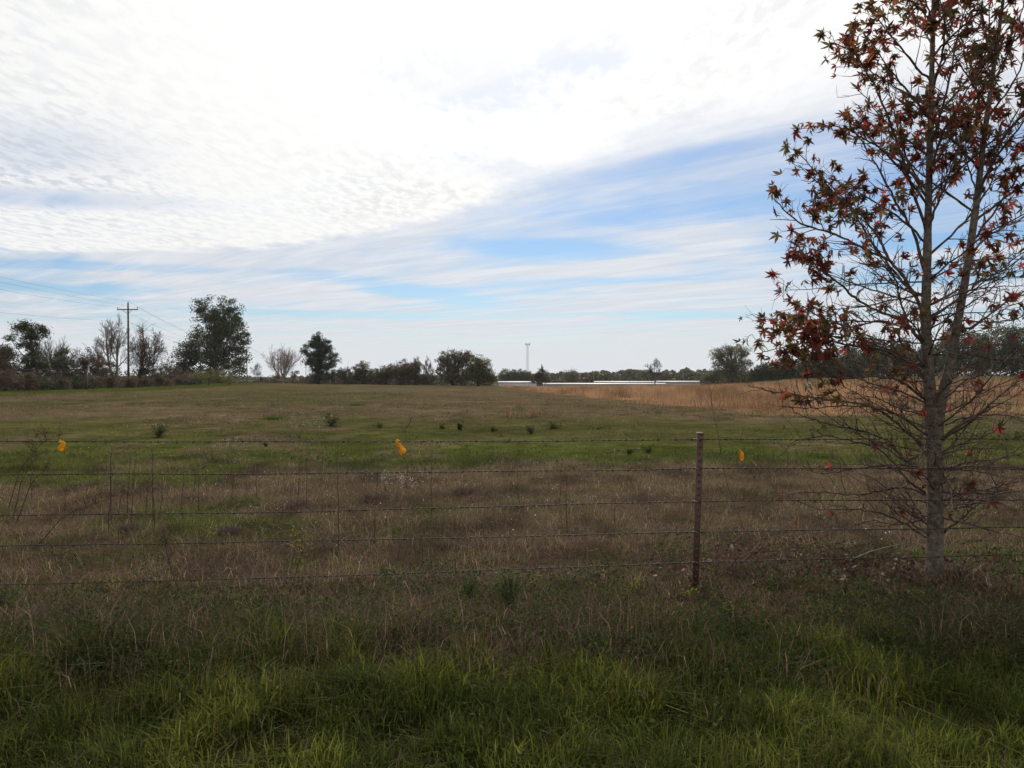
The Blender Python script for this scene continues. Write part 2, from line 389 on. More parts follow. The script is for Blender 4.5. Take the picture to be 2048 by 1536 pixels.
def ground_col(x, y):
    g = greenness(x, y)[:, None]
    k = fbm(x * 0.5, y * 0.4, 81, 3)[:, None]; k2 = sstep(y, 12, 30)[:, None]
    green = (C_GREEN * (1 - k) + C_YGREEN * k) * (0.85 - 0.20 * k2)
    dead = C_BROWN * (1 - k2) + C_MAUVE * k2
    dead = dead * (0.8 + 0.4 * k)
    c = green * g + dead * (1 - g)
    o = orange_mask(x, y)[:, None]
    c = c * (1 - o) + C_ORANGE * 0.75 * o
    nearshade = (1 - sstep(y, 6, 16))[:, None]               # shade between the near blades, darkened into the soil and thatch colour
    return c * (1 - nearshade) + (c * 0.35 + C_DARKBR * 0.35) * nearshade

# ------------------------------------------------------------------ ground
def make_ground():
    az = np.r_[np.linspace(-46, 46, 430), np.linspace(46, 314, 68)[1:-1]]
    dd = np.exp(np.linspace(math.log(0.4), math.log(2100), 420))
    A, D = np.meshgrid(np.radians(az), dd, indexing='xy')
    x = (np.sin(A) * D).ravel(); y = (np.cos(A) * D).ravel(); z = G(x, y)
    na = len(az); i = np.arange(len(dd) - 1)[:, None] * na; j = np.arange(na)[None]; j2 = (j + 1) % na
    q = np.stack([i + j, i + na + j, i + na + j2, i + j2], -1).reshape(-1, 4)[:, ::-1]
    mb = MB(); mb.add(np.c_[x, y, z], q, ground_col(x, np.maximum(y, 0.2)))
    ce = len(x)
    mb.add(np.array([[0, 0, g1(0, 0.0)]]), np.zeros((0, 3), int), ground_col(np.array([0.]), np.array([.5])))
    mb.f.setdefault(3, []).append(np.array([[ce, (k + 1) % na, k] for k in range(na)]))
    o = mb.build('ground', M_GROUND, smooth=True); o['kind'] = 'structure'
make_ground()

# ------------------------------------------------------------------ trees far and near: generic builders
def bare_skeleton(mb, H, spread, r0, shape='round', levels=4, col=(0.1, 0.08, 0.07), seed=0, fork=0.25, tmin=0.014, lean=0.0, nmain=1):
    """trunk and ever finer limbs; fitted to height H and half-width spread"""
    rd = random.Random(seed); segs = []
    up = {'round': 0.10, 'vase': 0.16, 'upright': 0.28, 'oak': 0.02}[shape]
    ang0 = {'round': 48, 'vase': 30, 'upright': 32, 'oak': 58}[shape]
    def grow(p, d, ln, r, lv):
        n = 5 if lv < 2 else 3
        pts = [p]; ds = [d]
        for k in range(n):
            d = (d + Vector((rd.gauss(0, .13), rd.gauss(0, .13), up * (0.3 + lv * .25) + rd.gauss(0, .06)))).normalized()
            p = p + d * ln / n; pts.append(p); ds.append(d)
        r1 = r * (0.45 if lv == 0 else 0.35)
        segs.append((pts, r, r1, lv))
        if lv >= levels: return
        nk = ([15, 8, 5, 3, 3] if shape == 'vase' else [9, 7, 5, 4, 3])[min(lv, 4)]
        for k in range(nk):
            t = (fork + (1 - fork) * (k + rd.random()) / nk) if lv == 0 else 0.2 + 0.8 * (k + rd.random()) / nk
            t = min(t, 1.0); q = t * n; i = min(int(q), n - 1); pos = pts[i].lerp(pts[i + 1], q - i)
            a = R(ang0 * rd.uniform(0.6, 1.25)) * (0.8 if t > .9 else 1); ph = k * 2.4 + rd.uniform(-.5, .5) + lv
            ax = ds[i].orthogonal().normalized(); bx = ds[i].cross(ax)
            nd = (ds[i] * math.cos(a) + (ax * math.cos(ph) + bx * math.sin(ph)) * math.sin(a)).normalized()
            if shape == 'vase' and lv == 0: grow(pos, nd, H * rd.uniform(.62, .8), r * rd.uniform(.28, .42), 1)
            else: grow(pos, nd, ln * rd.uniform(.38, .58) * (1.15 - 0.35 * t), (r + (r1 - r) * t) * rd.uniform(.45, .62), lv + 1)
    for m in range(nmain):
        a = m * 2 * math.pi / nmain + rd.random()
        grow(Vector((0.1 * m, 0, -0.3)), Vector((lean + (0.25 * math.cos(a) if nmain > 1 else 0), 0.2 * math.sin(a) if nmain > 1 else 0, 1)).normalized(), H * (0.24 if shape == 'vase' else 0.62) * rd.uniform(.9, 1.05), r0, 0)
    P = np.array([q for s_ in segs for q in s_[0]])
    zs = H / max(P[:, 2].max(), .1); xs = spread / max(np.percentile(np.abs(P[:, :2]), 98.5), .1)
    tips = []
    for pts, ra, rb, lv in segs:
        p = np.array(pts) * np.array([xs, xs, zs]); n = len(p)
        mb.tube(p, np.maximum(np.linspace(ra, rb, n), tmin), 6 if lv == 0 else 4 if lv < 3 else 3, np.array(col) * rd.uniform(.8, 1.2), cap=lv == 0)
        if lv >= levels - 1: tips.append(p[-1]); tips.append(p[len(p) // 2])
    return np.array(tips)

def pick_cols(cols, n):
    w = np.array([c[1] for c in cols], float); w /= w.sum()
    i = rng.choice(len(cols), n, p=w)
    return np.array([c[0] for c in cols])[i] * rng.uniform(0.82, 1.18, (n, 1))

def leafy_tree(name, label, Y, bpx, blobs, cols, clumps=90, per=40, size=0.35, r0=0.25, cat='tree', group=None, bark=(0.06, 0.05, 0.04), base_py=None, sigma=0.5, limbs=22, shell=0.55, twigs=0):
    b = on_ground(bpx, Y)
    root = empty(name, b, label, cat, group)
    k = Y / F
    area = np.array([rx * ry for (_, _, rx, ry) in blobs], float); area /= area.sum()
    cc = []
    for (cx, cy, rx, ry), a in zip(blobs, area):
        n = max(3, int(clumps * a))
        d = rng.normal(size=(n, 3)); d /= np.linalg.norm(d, axis=1, keepdims=True)
        rr = np.where(rng.random(n) < .35, rng.uniform(.1, .7, n), rng.uniform(shell, 1.0, n) ** 0.8)
        c = at(cx, cy, Y) - b
        dep = (rx + min(rx, ry)) * .5
        cc.append(c + d * rr[:, None] * np.array([rx, dep, ry]) * k)
    cc = np.concatenate(cc)
    cc = cc[cc[:, 2] > 0.05]
    tm = MB()
    top = cc[:, 2].max()
    ax = np.array([cc[:, 0].mean(), 0, 0])
    tp = np.array([[0, 0, -0.3], ax * .2 + [0, 0, top * .25], ax * .6 + [0.1, 0, top * .5], ax + [0, 0.1, top * .85]])
    tm.tube(tp, np.array([1.15, .9, .65, .2]) * r0, 7, bark)
    for i in rng.choice(len(cc), min(limbs, len(cc)), replace=False):
        t = np.clip(cc[i, 2] / top * rng.uniform(.35, .75), .08, .8)
        s0 = np.array([np.interp(t, [0, .25, .5, .85], tp[:, q]) for q in range(3)]); s0[2] = t * top
        mid = (s0 + cc[i]) * .5 + np.array([0, 0, -.06 * np.linalg.norm(cc[i] - s0)])
        tm.tube(np.array([s0, mid, cc[i]]), np.array([.34, .2, .08]) * r0, 4, bark, cap=False)
        for q in range(twigs):
            e = cc[i] + rng.normal(size=3) * sigma * 1.6 + [0, 0, .4 * sigma]
            tm.tube(np.array([mid * .4 + cc[i] * .6, (cc[i] + e) * .5 + rng.normal(size=3) * .1, e]), np.array([.09, .06, .03]) * r0 + .008, 3, bark, cap=False)
    tm.build('trunk', M_BARK, root, smooth=True)
    cm = MB()
    per = int(per * 2.3); size = size * .74; n = len(cc) * per
    c = np.repeat(cc, per, 0) + np.clip(rng.normal(size=(n, 3)), -1.7, 1.7) * sigma * .85 * np.repeat(rng.uniform(.5, 1.25, len(cc)), per)[:, None] * np.array([1, 1, .75])
    tone = np.repeat(rng.uniform(0.65, 1.35, len(cc)), per)[:, None]
    keep = c[:, 2] > -0.1
    cm.cards(c[keep], size * rng.uniform(.6, 1.3, keep.sum()), (pick_cols(cols, n) * tone)[keep])
    cm.build('crown', M_LEAF, root)
    return root

def bare_tree(name, label, Y, bpx, top_py, half_px, shape, seed, r0=0.16, col=(0.13, 0.10, 0.085), levels=4, leaves=None, group=None, **kw):
    b = on_ground(bpx, Y); root = empty(name, b, label, 'tree', group)
    H = at(bpx, top_py, Y)[2] - b[2]
    mb = MB(); tips = bare_skeleton(mb, H, half_px * Y / F, r0, shape, levels, col, seed, **kw)
    mb.build('trunk', M_BARK, root, smooth=True)
    if leaves:
        cols, per, size, frac = leaves
        t = tips[rng.random(len(tips)) < frac]
        c = np.repeat(t, per, 0) + rng.normal(size=(len(t) * per, 3)) * size * 1.1
        cm = MB(); cm.cards(c, size * rng.uniform(.6, 1.3, len(c)), pick_cols(cols, len(c))); cm.build('crown', M_LEAF, root)
    return root

EVG = [((0.040, 0.050, 0.020), 3), ((0.060, 0.066, 0.026), 2), ((0.028, 0.036, 0.016), 2)]
OLIVE = [((0.095, 0.095, 0.040), 3), ((0.065, 0.070, 0.030), 2), ((0.13, 0.105, 0.05), 1)]
BROWNISH = [((0.085, 0.058, 0.040), 3), ((0.060, 0.055, 0.030), 2), ((0.11, 0.060, 0.040), 1)]
REDDISH = [((0.095, 0.038, 0.030), 3), ((0.07, 0.05, 0.035), 2), ((0.055, 0.055, 0.03), 1)]
PINE = [((0.038, 0.052, 0.030), 3), ((0.055, 0.068, 0.040), 2), ((0.026, 0.036, 0.022), 2)]
YELGR = [((0.12, 0.115, 0.035), 3), ((0.08, 0.085, 0.03), 2), ((0.15, 0.11, 0.05), 1)]
PALE = [((0.115, 0.118, 0.055), 3), ((0.075, 0.080, 0.038), 2), ((0.16, 0.13, 0.075), 1)]

def build_far():
    # ---- left hedge row and its trees
    leafy_tree('evergreen_tree', 'tall dark evergreen tree with a lopsided ragged crown near the far left edge', 98, 66,
               [(48, 655, 22, 18), (72, 662, 22, 15), (84, 662, 12, 8), (56, 690, 20, 20), (66, 735, 34, 40), (22, 674, 8, 4)], EVG, 130, 45, .26, .28, sigma=.42, limbs=26)
    bare_tree('bare_tree', 'grey leafless bushy tree cut by the left edge of the photo', 100, 8, 690, 28, 'round', 3, .10, (.12, .10, .09), levels=4, leaves=(BROWNISH, 5, .2, .4))
    bare_tree('bare_tree', 'leafless tree with fine grey branches between the two dark evergreens at far left', 104, 112, 670, 40, 'vase', 5, .13, (.11, .09, .08), levels=4)
    leafy_tree('evergreen_shrub', 'rounded dark green shrub under the grey leafless tree at left', 100, 124, [(125, 722, 22, 26), (130, 745, 26, 24)], EVG, 60, 40, .24, .1, 'shrub', sigma=.35, limbs=12)
    leafy_tree('reddish_thicket', 'dark reddish brown thicket left of the twin trunk bare tree', 104, 172, [(165, 718, 22, 26), (185, 728, 24, 30), (160, 745, 26, 20)], REDDISH, 80, 34, .22, .1, 'shrub', sigma=.4, limbs=40, twigs=3)
    bare_tree('bare_tree', 'tall leafless tree with two pale rising trunks just left of the nearest power pole', 112, 230, 624, 36, 'round', 12, .20, (.15, .12, .10), levels=4, nmain=2, fork=.42)
    bare_tree('bare_tree', 'small leafless tree low beside the tall twin trunk bare tree', 108, 202, 672, 20, 'round', 14, .09, (.14, .11, .10), levels=4)
    leafy_tree('thin_tree', 'thin half bare dark tree just right of the nearest power pole', 116, 276, [(290, 690, 26, 26), (280, 660, 10, 14), (318, 690, 14, 14), (288, 725, 34, 30)], BROWNISH, 60, 14, .24, .16, sigma=.5, limbs=60, twigs=5, shell=.3)
    bare_tree('bare_tree', 'leafless tangle rising behind the thin tree right of the nearest power pole', 120, 300, 652, 34, 'round', 17, .13, (.075, .06, .05), levels=4, nmain=2, fork=.35)
    leafy_tree('green_shrub', 'low dark green shrub at the foot of the nearest power pole', 112, 215, [(212, 742, 30, 18)], EVG, 40, 36, .22, .08, 'shrub', sigma=.3, limbs=10)
    leafy_tree('green_shrub', 'low green shrub between the nearest power pole and the biggest tree', 118, 292, [(292, 748, 26, 16), (318, 750, 22, 14)], EVG + OLIVE, 40, 36, .22, .08, 'shrub', sigma=.3, limbs=10)
    leafy_tree('brown_shrub', 'brown leafless looking shrub against the left side of the biggest tree', 130, 338, [(336, 738, 20, 22), (350, 748, 22, 16)], BROWNISH, 40, 26, .24, .08, 'shrub', sigma=.4, limbs=30, twigs=3)
    leafy_tree('big_tree', 'biggest dark leafy tree on the left with two rounded tops', 165, 430,
               [(385, 712, 34, 34), (360, 740, 18, 22), (434, 636, 34, 34), (440, 680, 56, 44), (370, 738, 22, 22), (412, 622, 26, 28), (400, 622, 16, 12), (452, 618, 28, 24), (468, 640, 26, 26), (430, 660, 44, 40), (480, 672, 24, 40), (392, 694, 36, 36), (376, 722, 30, 30), (440, 716, 60, 40), (480, 725, 24, 26), (430, 745, 70, 18)],
               EVG + [((0.085, 0.080, 0.035), 2)], 420, 34, .50, .55, sigma=.75, limbs=40, shell=.35)
    leafy_tree('yellow_shrub', 'yellowish green rounded shrub in front of the biggest tree', 128, 416, [(400, 752, 26, 14), (428, 750, 30, 16), (445, 757, 22, 11)], YELGR, 70, 34, .22, .06, 'shrub', sigma=.32, limbs=12)
    leafy_tree('tan_shrub', 'low tan shrub at the right end of the yellowish shrub', 132, 460, [(460, 758, 16, 9), (448, 762, 14, 6)], BROWNISH + YELGR, 24, 30, .2, .05, 'shrub', sigma=.25, limbs=8)
    # bramble row along the foot of the hedge
    spots = [(-25, 84, 30, 22, REDDISH), (14, 85, 34, 24, REDDISH), (48, 87, 26, 20, REDDISH), (84, 90, 28, 15, EVG), (118, 92, 26, 13, BROWNISH), (152, 95, 28, 16, EVG), (186, 98, 28, 14, BROWNISH), (220, 102, 30, 13, REDDISH), (252, 106, 26, 12, BROWNISH), (284, 112, 28, 12, BROWNISH), (318, 118, 30, 12, REDDISH), (352, 124, 30, 11, BROWNISH), (384, 132, 26, 9, EVG)]
    names = ['reddest bramble bush at the left edge of the hedge foot', 'large dark red bramble bush beside the left edge', 'red brown bramble bush under the lopsided evergreen', 'green bramble bush in front of the wooden rail fence',
             'brown bramble bush before the middle of the rail fence', 'green bramble bush at the right end of the rail fence', 'brown bramble bush under the reddish thicket', 'reddish bramble bush under the twin trunk bare tree', 'brown bramble bush at the foot of the nearest power pole',
             'brown bramble bush just right of the nearest power pole', 'reddish bramble bush right of the thin dark tree', 'brown bramble bush left of the yellowish shrub', 'low dark bramble bush below the yellowish shrub']
    for (px, Y, rx, ry, cols), nm in zip(spots, names):
        gy = 750 + (EYE - g1((px - CX) / F * Y, Y)) * F / Y
        leafy_tree('bramble_bush', nm, Y, px, [(px, gy - ry * .7, rx, ry), (px + rng.uniform(-12, 12), gy - ry * 1.0, rx * .6, ry * .9)], cols, 55, 26, .2, .04, 'bush', 'bramble bushes along the left hedge', sigma=.3, limbs=26, twigs=2)
    # ---- middle
    bare_tree('bare_tree', 'tiny pale leafless tree just right of the biggest tree', 200, 512, 724, 12, 'round', 21, .08, (.2, .17, .15), levels=4)
    bare_tree('bare_tree', 'pale tan leafless tree with a vase of upright branches left of the pine', 170, 566, 684, 34, 'vase', 23, .24, (.25, .19, .15), levels=4, fork=.12)
    leafy_tree('brown_shrub', 'brown shrub around the foot of the pale vase shaped bare tree', 172, 566, [(555, 758, 22, 12), (588, 754, 14, 14), (530, 762, 16, 8)], BROWNISH, 40, 26, .28, .06, 'shrub', sigma=.4, limbs=16, twigs=2)
    leafy_tree('pine_tree', 'dark cone shaped pine standing alone left of centre', 158, 637,
               [(637, 690, 16, 22), (637, 715, 26, 20), (645, 704, 18, 12), (637, 674, 11, 11), (627, 690, 18, 13), (650, 690, 17, 15), (612, 702, 12, 9), (634, 712, 26, 15), (664, 708, 11, 11), (618, 722, 17, 10), (665, 722, 12, 11), (640, 735, 32, 14), (652, 752, 32, 15), (630, 754, 22, 12)], PINE, 300, 34, .34, .36, sigma=.42, limbs=60, shell=.3)
    leafy_tree('dark_shrub', 'dark scrubby bush joined to the right side of the pine', 160, 690, [(688, 750, 18, 16), (682, 742, 9, 8)], EVG + BROWNISH, 40, 30, .3, .08, 'shrub', sigma=.4, limbs=20, twigs=2)
    leafy_tree('round_tree', 'rounded dull green tree right of the pine', 165, 724, [(724, 740, 20, 18), (715, 750, 20, 16), (740, 752, 16, 14)], OLIVE + EVG, 90, 32, .34, .2, sigma=.45, limbs=16)
    leafy_tree('brown_tree', 'low brown tree in the middle clump with a flat top', 162, 772, [(768, 744, 20, 14), (785, 742, 16, 14), (762, 756, 24, 12)], BROWNISH + OLIVE, 90, 32, .34, .18, sigma=.45, limbs=20, twigs=2)
    leafy_tree('russet_tree', 'domed russet brown tree left of the gap in the middle clump', 160, 818, [(818, 736, 26, 18), (805, 748, 30, 18), (830, 748, 18, 18)], REDDISH + BROWNISH + EVG, 130, 32, .34, .22, sigma=.45, limbs=26, twigs=2)
    bare_tree('bare_tree', 'leafless reddish grey tree poking up behind the russet tree', 168, 832, 711, 16, 'round', 31, .12, (.13, .09, .08), levels=4)
    bare_tree('bare_tree', 'slender grey leafless tree in the gap left of the broad brown oak', 160, 860, 710, 18, 'upright', 33, .12, (.12, .10, .09), levels=4)
    leafy_tree('scrub_bush', 'low scrubby bush filling the gap in the middle clump', 162, 852, [(852, 758, 22, 12)], EVG + BROWNISH, 36, 28, .3, .06, 'shrub', sigma=.4, limbs=12, twigs=2)
    leafy_tree('oak_tree', 'broad brown oak with a rounded open top in the middle clump', 158, 905, [(888, 722, 16, 20), (908, 720, 26, 20), (932, 718, 24, 18), (900, 744, 34, 22), (920, 755, 40, 16)], BROWNISH + OLIVE, 260, 26, .34, .34, sigma=.45, limbs=60, twigs=3, shell=.35)
    leafy_tree('olive_tree', 'dense olive green tree at the right end of the middle clump', 152, 956, [(956, 728, 22, 17), (950, 745, 28, 20), (968, 752, 22, 15), (985, 757, 12, 10)], EVG + YELGR, 190, 32, .32, .3, sigma=.42, limbs=26, shell=.35)
    bare_tree('bare_tree', 'spiky leafless tree right behind the dense olive tree', 165, 984, 718, 16, 'oak', 37, .13, (.11, .09, .08), levels=4)
    leafy_tree('spire_tree', 'small bushy tree with a bare pointed spire right of the grey barn', 190, 1081, [(1080, 750, 13, 12), (1070, 757, 12, 9), (1092, 757, 10, 9)], EVG + BROWNISH, 50, 30, .32, .14, sigma=.4, limbs=20, twigs=2)
    bare_tree('dead_sapling', 'dark pointed dead sapling standing in the small tree right of the grey barn', 188, 1083, 726, 6, 'upright', 39, .12, (.06, .05, .05), levels=3)
    leafy_tree('green_tree', 'pale green domed tree in front of the distant woods near the tower', 330, 1145, [(1145, 748, 16, 10), (1140, 756, 20, 8)], PALE, 70, 26, .55, .3, sigma=.8, limbs=12)
    tops = [('leftmost', 1012, 1012, 741, 15), ('second', 1032, 1032, 740, 15), ('third', 1052, 1052, 741, 13)]
    for (w, px, cx, ty, rx), nm in zip(tops, ('feathery green tree above the left end of the grey barn', 'feathery green tree above the middle of the grey barn', 'feathery green tree at the foot of the tower')):
        leafy_tree('green_tree', nm, 300, px, [(cx, ty + 8, rx, 10), (cx, ty + 18, rx + 4, 10)], PALE + EVG, 70, 28, .5, .25, 'tree', 'feathery green trees behind the grey barn', sigma=.7, limbs=14)
    bare_tree('bare_tree', 'round headed leafless tree on a thin trunk standing alone right of centre', 190, 1309, 715, 16, 'round', 41, .16, (.085, .075, .075), levels=5, fork=.42)
    leafy_tree('grey_shrub', 'low grey green bush beside the round headed bare tree', 300, 1290, [(1290, 748, 12, 10), (1330, 752, 16, 7)], PALE + BROWNISH, 50, 24, .5, .1, 'shrub', sigma=.7, limbs=16, twigs=2)
    leafy_tree('pale_tree', 'broad pale green half bare tree standing right of the white roofs', 200, 1464,
               [(1440, 710, 20, 18), (1462, 702, 24, 16), (1486, 704, 18, 16), (1450, 728, 34, 18), (1484, 730, 26, 20), (1464, 748, 44, 14)], PALE, 330, 20, .36, .34, sigma=.55, limbs=90, twigs=4, shell=.3)
    leafy_tree('low_shrub', 'low olive shrub left of the broad pale tree', 200, 1425, [(1425, 752, 14, 12), (1412, 757, 10, 8)], PALE + EVG, 40, 26, .4, .1, 'shrub', sigma=.5, limbs=14)
    # ---- wood on the right behind the red tree
    wood = [(1530, 196, 26, 728, 'dark round tree just right of the broad pale tree', EVG), (1570, 198, 30, 716, 'dark evergreen behind the lowest red leaves', EVG), (1612, 200, 28, 722, 'brownish tree seen through the left edge of the red crown', BROWNISH + EVG),
            (1655, 195, 30, 700, 'dull green tree behind the left side of the red crown', EVG), (1700, 200, 34, 690, 'grey green tree seen through the red leaves', OLIVE + EVG), (1748, 192, 38, 668, 'tall brown tree behind the middle of the red crown', BROWNISH + EVG),
            (1800, 196, 34, 676, 'olive tree just left of the sweetgum trunk', OLIVE + EVG), (1850, 188, 36, 690, 'dark tree behind the fork of the sweetgum trunk', EVG), (1905, 180, 44, 648, 'tall evergreen just right of the forked trunk', EVG),
            (1965, 176, 46, 656, 'broad dark evergreen right of the forked trunk', EVG + OLIVE), (2025, 172, 46, 640, 'dark evergreen at the right edge of the photo', EVG), (2085, 170, 44, 650, 'dark evergreen beyond the right edge of the field', EVG)]
    for px, Y, rx, ty, nm, cols in wood:
        gy = 750 + (EYE - g1((px - CX) / F * Y, Y)) * F / Y
        h = gy - ty
        leafy_tree('wood_tree', nm, Y, px, [(px, ty + h * .28, rx * .72, h * .28), (px - rx * .3, ty + h * .55, rx * .8, h * .32), (px + rx * .35, ty + h * .6, rx * .75, h * .3), (px, ty + h * .82, rx, h * .2)],
                   cols, 190, 26, .46, .35, 'tree', 'trees of the wood behind the red tree', sigma=.75, limbs=24, shell=.3)
    # ---- distant woods as masses
    for nm, lab, pts, Y, n in (('distant_woods', 'long dark strip of distant woods on the horizon', [(1000, 750), (1060, 747), (1110, 746), (1160, 745), (1210, 744), (1250, 741), (1290, 743), (1340, 744), (1380, 741), (1430, 744), (1560, 742), (1700, 735)], 430, 22000),
                               ('distant_woods', 'faint low woods far behind the left trees', [(-300, 752), (0, 751), (300, 752), (500, 756), (600, 754), (700, 752), (1000, 750), (1060, 750)], 620, 16000)):
        px = rng.uniform(pts[0][0], pts[-1][0], n)
        top = np.interp(px, [p[0] for p in pts], [p[1] for p in pts]) + (fbm(px * .09, px * 0 + 3, 5, 3) - .5) * 12
        YY = Y + rng.uniform(-12, 25, n)
        x = (px - CX) / F * YY; zt = EYE + (HOR - top) / F * YY; zg = G(x, YY) - 1
        z = zg + (zt - zg) * rng.uniform(0, 1, n) ** .7
        mb = MB()
        tone = (0.7 + .6 * fbm(px * .12, z * .3, 91, 2))[:, None]
        mb.cards(np.c_[x, YY, z], 1.6 * rng.uniform(.6, 1.3, n), pick_cols(EVG + EVG + BROWNISH + PALE[:2], n) * tone, .9)
        o = mb.build(nm, M_LEAF); o['kind'] = 'stuff'; o['label'] = lab; o['category'] = 'woods'
build_far()
def scrub(nm, lab, pts, Y, depth, n, size, cols, jag=10):
    """tangled undergrowth along a line: pts are (pixel, top) pairs"""
    px = rng.uniform(pts[0][0], pts[-1][0], n)
    top = np.interp(px, [p[0] for p in pts], [p[1] for p in pts]) + (fbm(px * .13, px * 0 + Y[0], 7, 3) - .5) * jag * 2
    YY = np.interp(px, [pts[0][0], pts[-1][0]], Y) + rng.uniform(0, depth, n)
    x = (px - CX) / F * YY; zt = EYE + (HOR - top) / F * YY; zg = G(x, YY) - .1
    z = zg + np.maximum(zt - zg, .1) * rng.uniform(0, 1, n) ** 1.15
    mb = MB(); tone = (0.65 + .7 * fbm(px * .16, z * .8, 93, 2))[:, None]
    mb.cards(np.c_[x, YY, z], size * rng.uniform(.5, 1.3, n), pick_cols(cols, n) * tone, .7)
    o = mb.build(nm, M_LEAF); o['kind'] = 'stuff'; o['label'] = lab; o['category'] = 'undergrowth'
scrub('undergrowth', 'dark tangled undergrowth behind the rail fence and power pole', [(-60, 735), (40, 738), (100, 742), (200, 742), (300, 744), (360, 738), (480, 745)], (104, 158), 6, 9000, .28, REDDISH + EVG + BROWNISH)
scrub('undergrowth', 'dark undergrowth closing the gaps of the middle clump of trees', [(600, 758), (640, 752), (700, 748), (760, 750), (850, 750), (900, 746), (985, 754)], (163, 160), 6, 9000, .34, EVG + BROWNISH + REDDISH)
scrub('undergrowth', 'low scrub along the gap between the biggest tree and the pine', [(480, 762), (540, 760), (600, 760)], (178, 178), 6, 2500, .3, BROWNISH + EVG, 5)
scrub('undergrowth', 'dark undergrowth of the wood behind the red tree', [(1400, 755), (1500, 742), (1560, 722), (1640, 715), (1700, 712), (1760, 692), (1850, 694), (1900, 668), (1980, 660), (2140, 656)], (208, 178), 9, 34000, .46, EVG + BROWNISH + OLIVE, 14)

# ------------------------------------------------------------------ farm buildings, tower, rail fence
def long_barn(label, px0, px1, Y, ridge_py, wall_h=2.7, depth=10.0, roof_rise=1.3, col=(.46, .48, .52), group='low white roofed farm buildings', ribs=True):
    a = at(px0, ridge_py, Y); b = at(px1, ridge_py, Y); mid = (a + b) / 2
    zr = a[2]; ze = zr - roof_rise; zb = ze - wall_h
    hl = (b[0] - a[0]) / 2
    root = empty('farm_building', (mid[0], Y, zb), label, 'barn', group)
    w = MB(); w.box((0, 0, wall_h / 2), (hl - .25, depth / 2 - .3, wall_h / 2), col)
    if ribs:
        for x in np.arange(-hl + .4, hl - .3, 1.0): w.box((x, -depth / 2 + .27, wall_h / 2), (.05, .035, wall_h / 2 - .02), np.array(col) * .8)
    w.add(np.array([[s * (hl - .25), y, z] for s in (-1, 1) for (y, z) in ((-depth / 2 + .3, wall_h), (depth / 2 - .3, wall_h), (0, wall_h + roof_rise * .9))]), np.array([[0, 1, 2], [3, 5, 4]]), col)
    w.build('wall', M_SOLID, root)
    r = MB(); wh = (.45, .46, .47); t = .08
    for s in (-1, 1):
        e = np.array([[-hl, s * depth / 2, wall_h - .1], [hl, s * depth / 2, wall_h - .1], [hl, 0, wall_h + roof_rise], [-hl, 0, wall_h + roof_rise]])
        v = np.r_[e, e + [0, 0, -t]]
        r.add(v, np.array([[0, 1, 2, 3], [4, 7, 6, 5], [0, 4, 5, 1], [1, 5, 6, 2], [2, 6, 7, 3], [3, 7, 4, 0]]), wh)
    r.box((0, 0, wall_h + roof_rise + .03), (hl, .22, .05), wh)
    r.build('roof', M_SOLID, root)
    if ribs:
        d = MB(); d.box((-hl * .55, -depth / 2 + .22, 1.1), (.5, .05, 1.1), (.25, .26, .28)); d.build('door', M_SOLID, root)
    return root
long_barn('grey walled barn with ribbed metal side and white roof left of the pointed small tree', 996, 1074, 250, 762.6, 3.2, 6, .2)
long_barn('very long low white roof directly behind the orange grass', 1085, 1330, 236, 766.0, 2.6, 6, .2, (.35, .34, .33))
long_barn('long white roof set back behind the longest roof', 1188, 1312, 272, 762.3, 2.8, 6, .2, (.42, .40, .38))
long_barn('pale grey walled shed with white roof right of the round headed bare tree', 1312, 1400, 268, 761.8, 3.0, 6, .2, (.34, .32, .31))
long_barn('short white roof at the right end of the row of farm buildings', 1396, 1424, 282, 763.0, 2.8, 8, .3, (.42, .40, .38))
def small_white():
    p = on_ground(944, 175); z = at(944, 761.5, 175)[2]
    root = empty('white_shed', (p[0], 175, p[2]), 'small white shed half hidden under the dense olive tree', 'shed')
    h = z - p[2]
    w = MB(); w.box((0, 0, h * .4), (.55, .8, h * .4), (.5, .52, .55)); w.build('wall', M_SOLID, root)
    r = MB(); r.box((0, 0, h * .8 + .05), (.7, .95, .05), (.82, .82, .82)); r.build('roof', M_SOLID, root)
    for px, lab in ((951, 'small white gas tank just right of the half hidden white shed'), (964, 'small white gas tank under the right side of the dense olive tree')):
        p = on_ground(px, 170); zc = at(px, 767.2, 170)[2]
        root = empty('gas_tank', (p[0], 170, p[2]), lab, 'tank')
        an = np.linspace(-1, 1, 9); b = MB()
        b.tube(np.c_[an * .62, an * 0, np.full(9, zc - p[2])], .30 * np.sqrt(np.clip(1 - np.abs(an) ** 6, .02, 1)), 10, (.8, .8, .8)); b.build('tank', M_SOLID, root, smooth=True)
        for sx in (-.35, .35):
            l = MB(); l.box((sx, 0, (zc - p[2] - .25) / 2), (.06, .2, max(.05, (zc - p[2] - .2) / 2)), (.5, .5, .5)); l.build('leg', M_SOLID, root)
small_white()

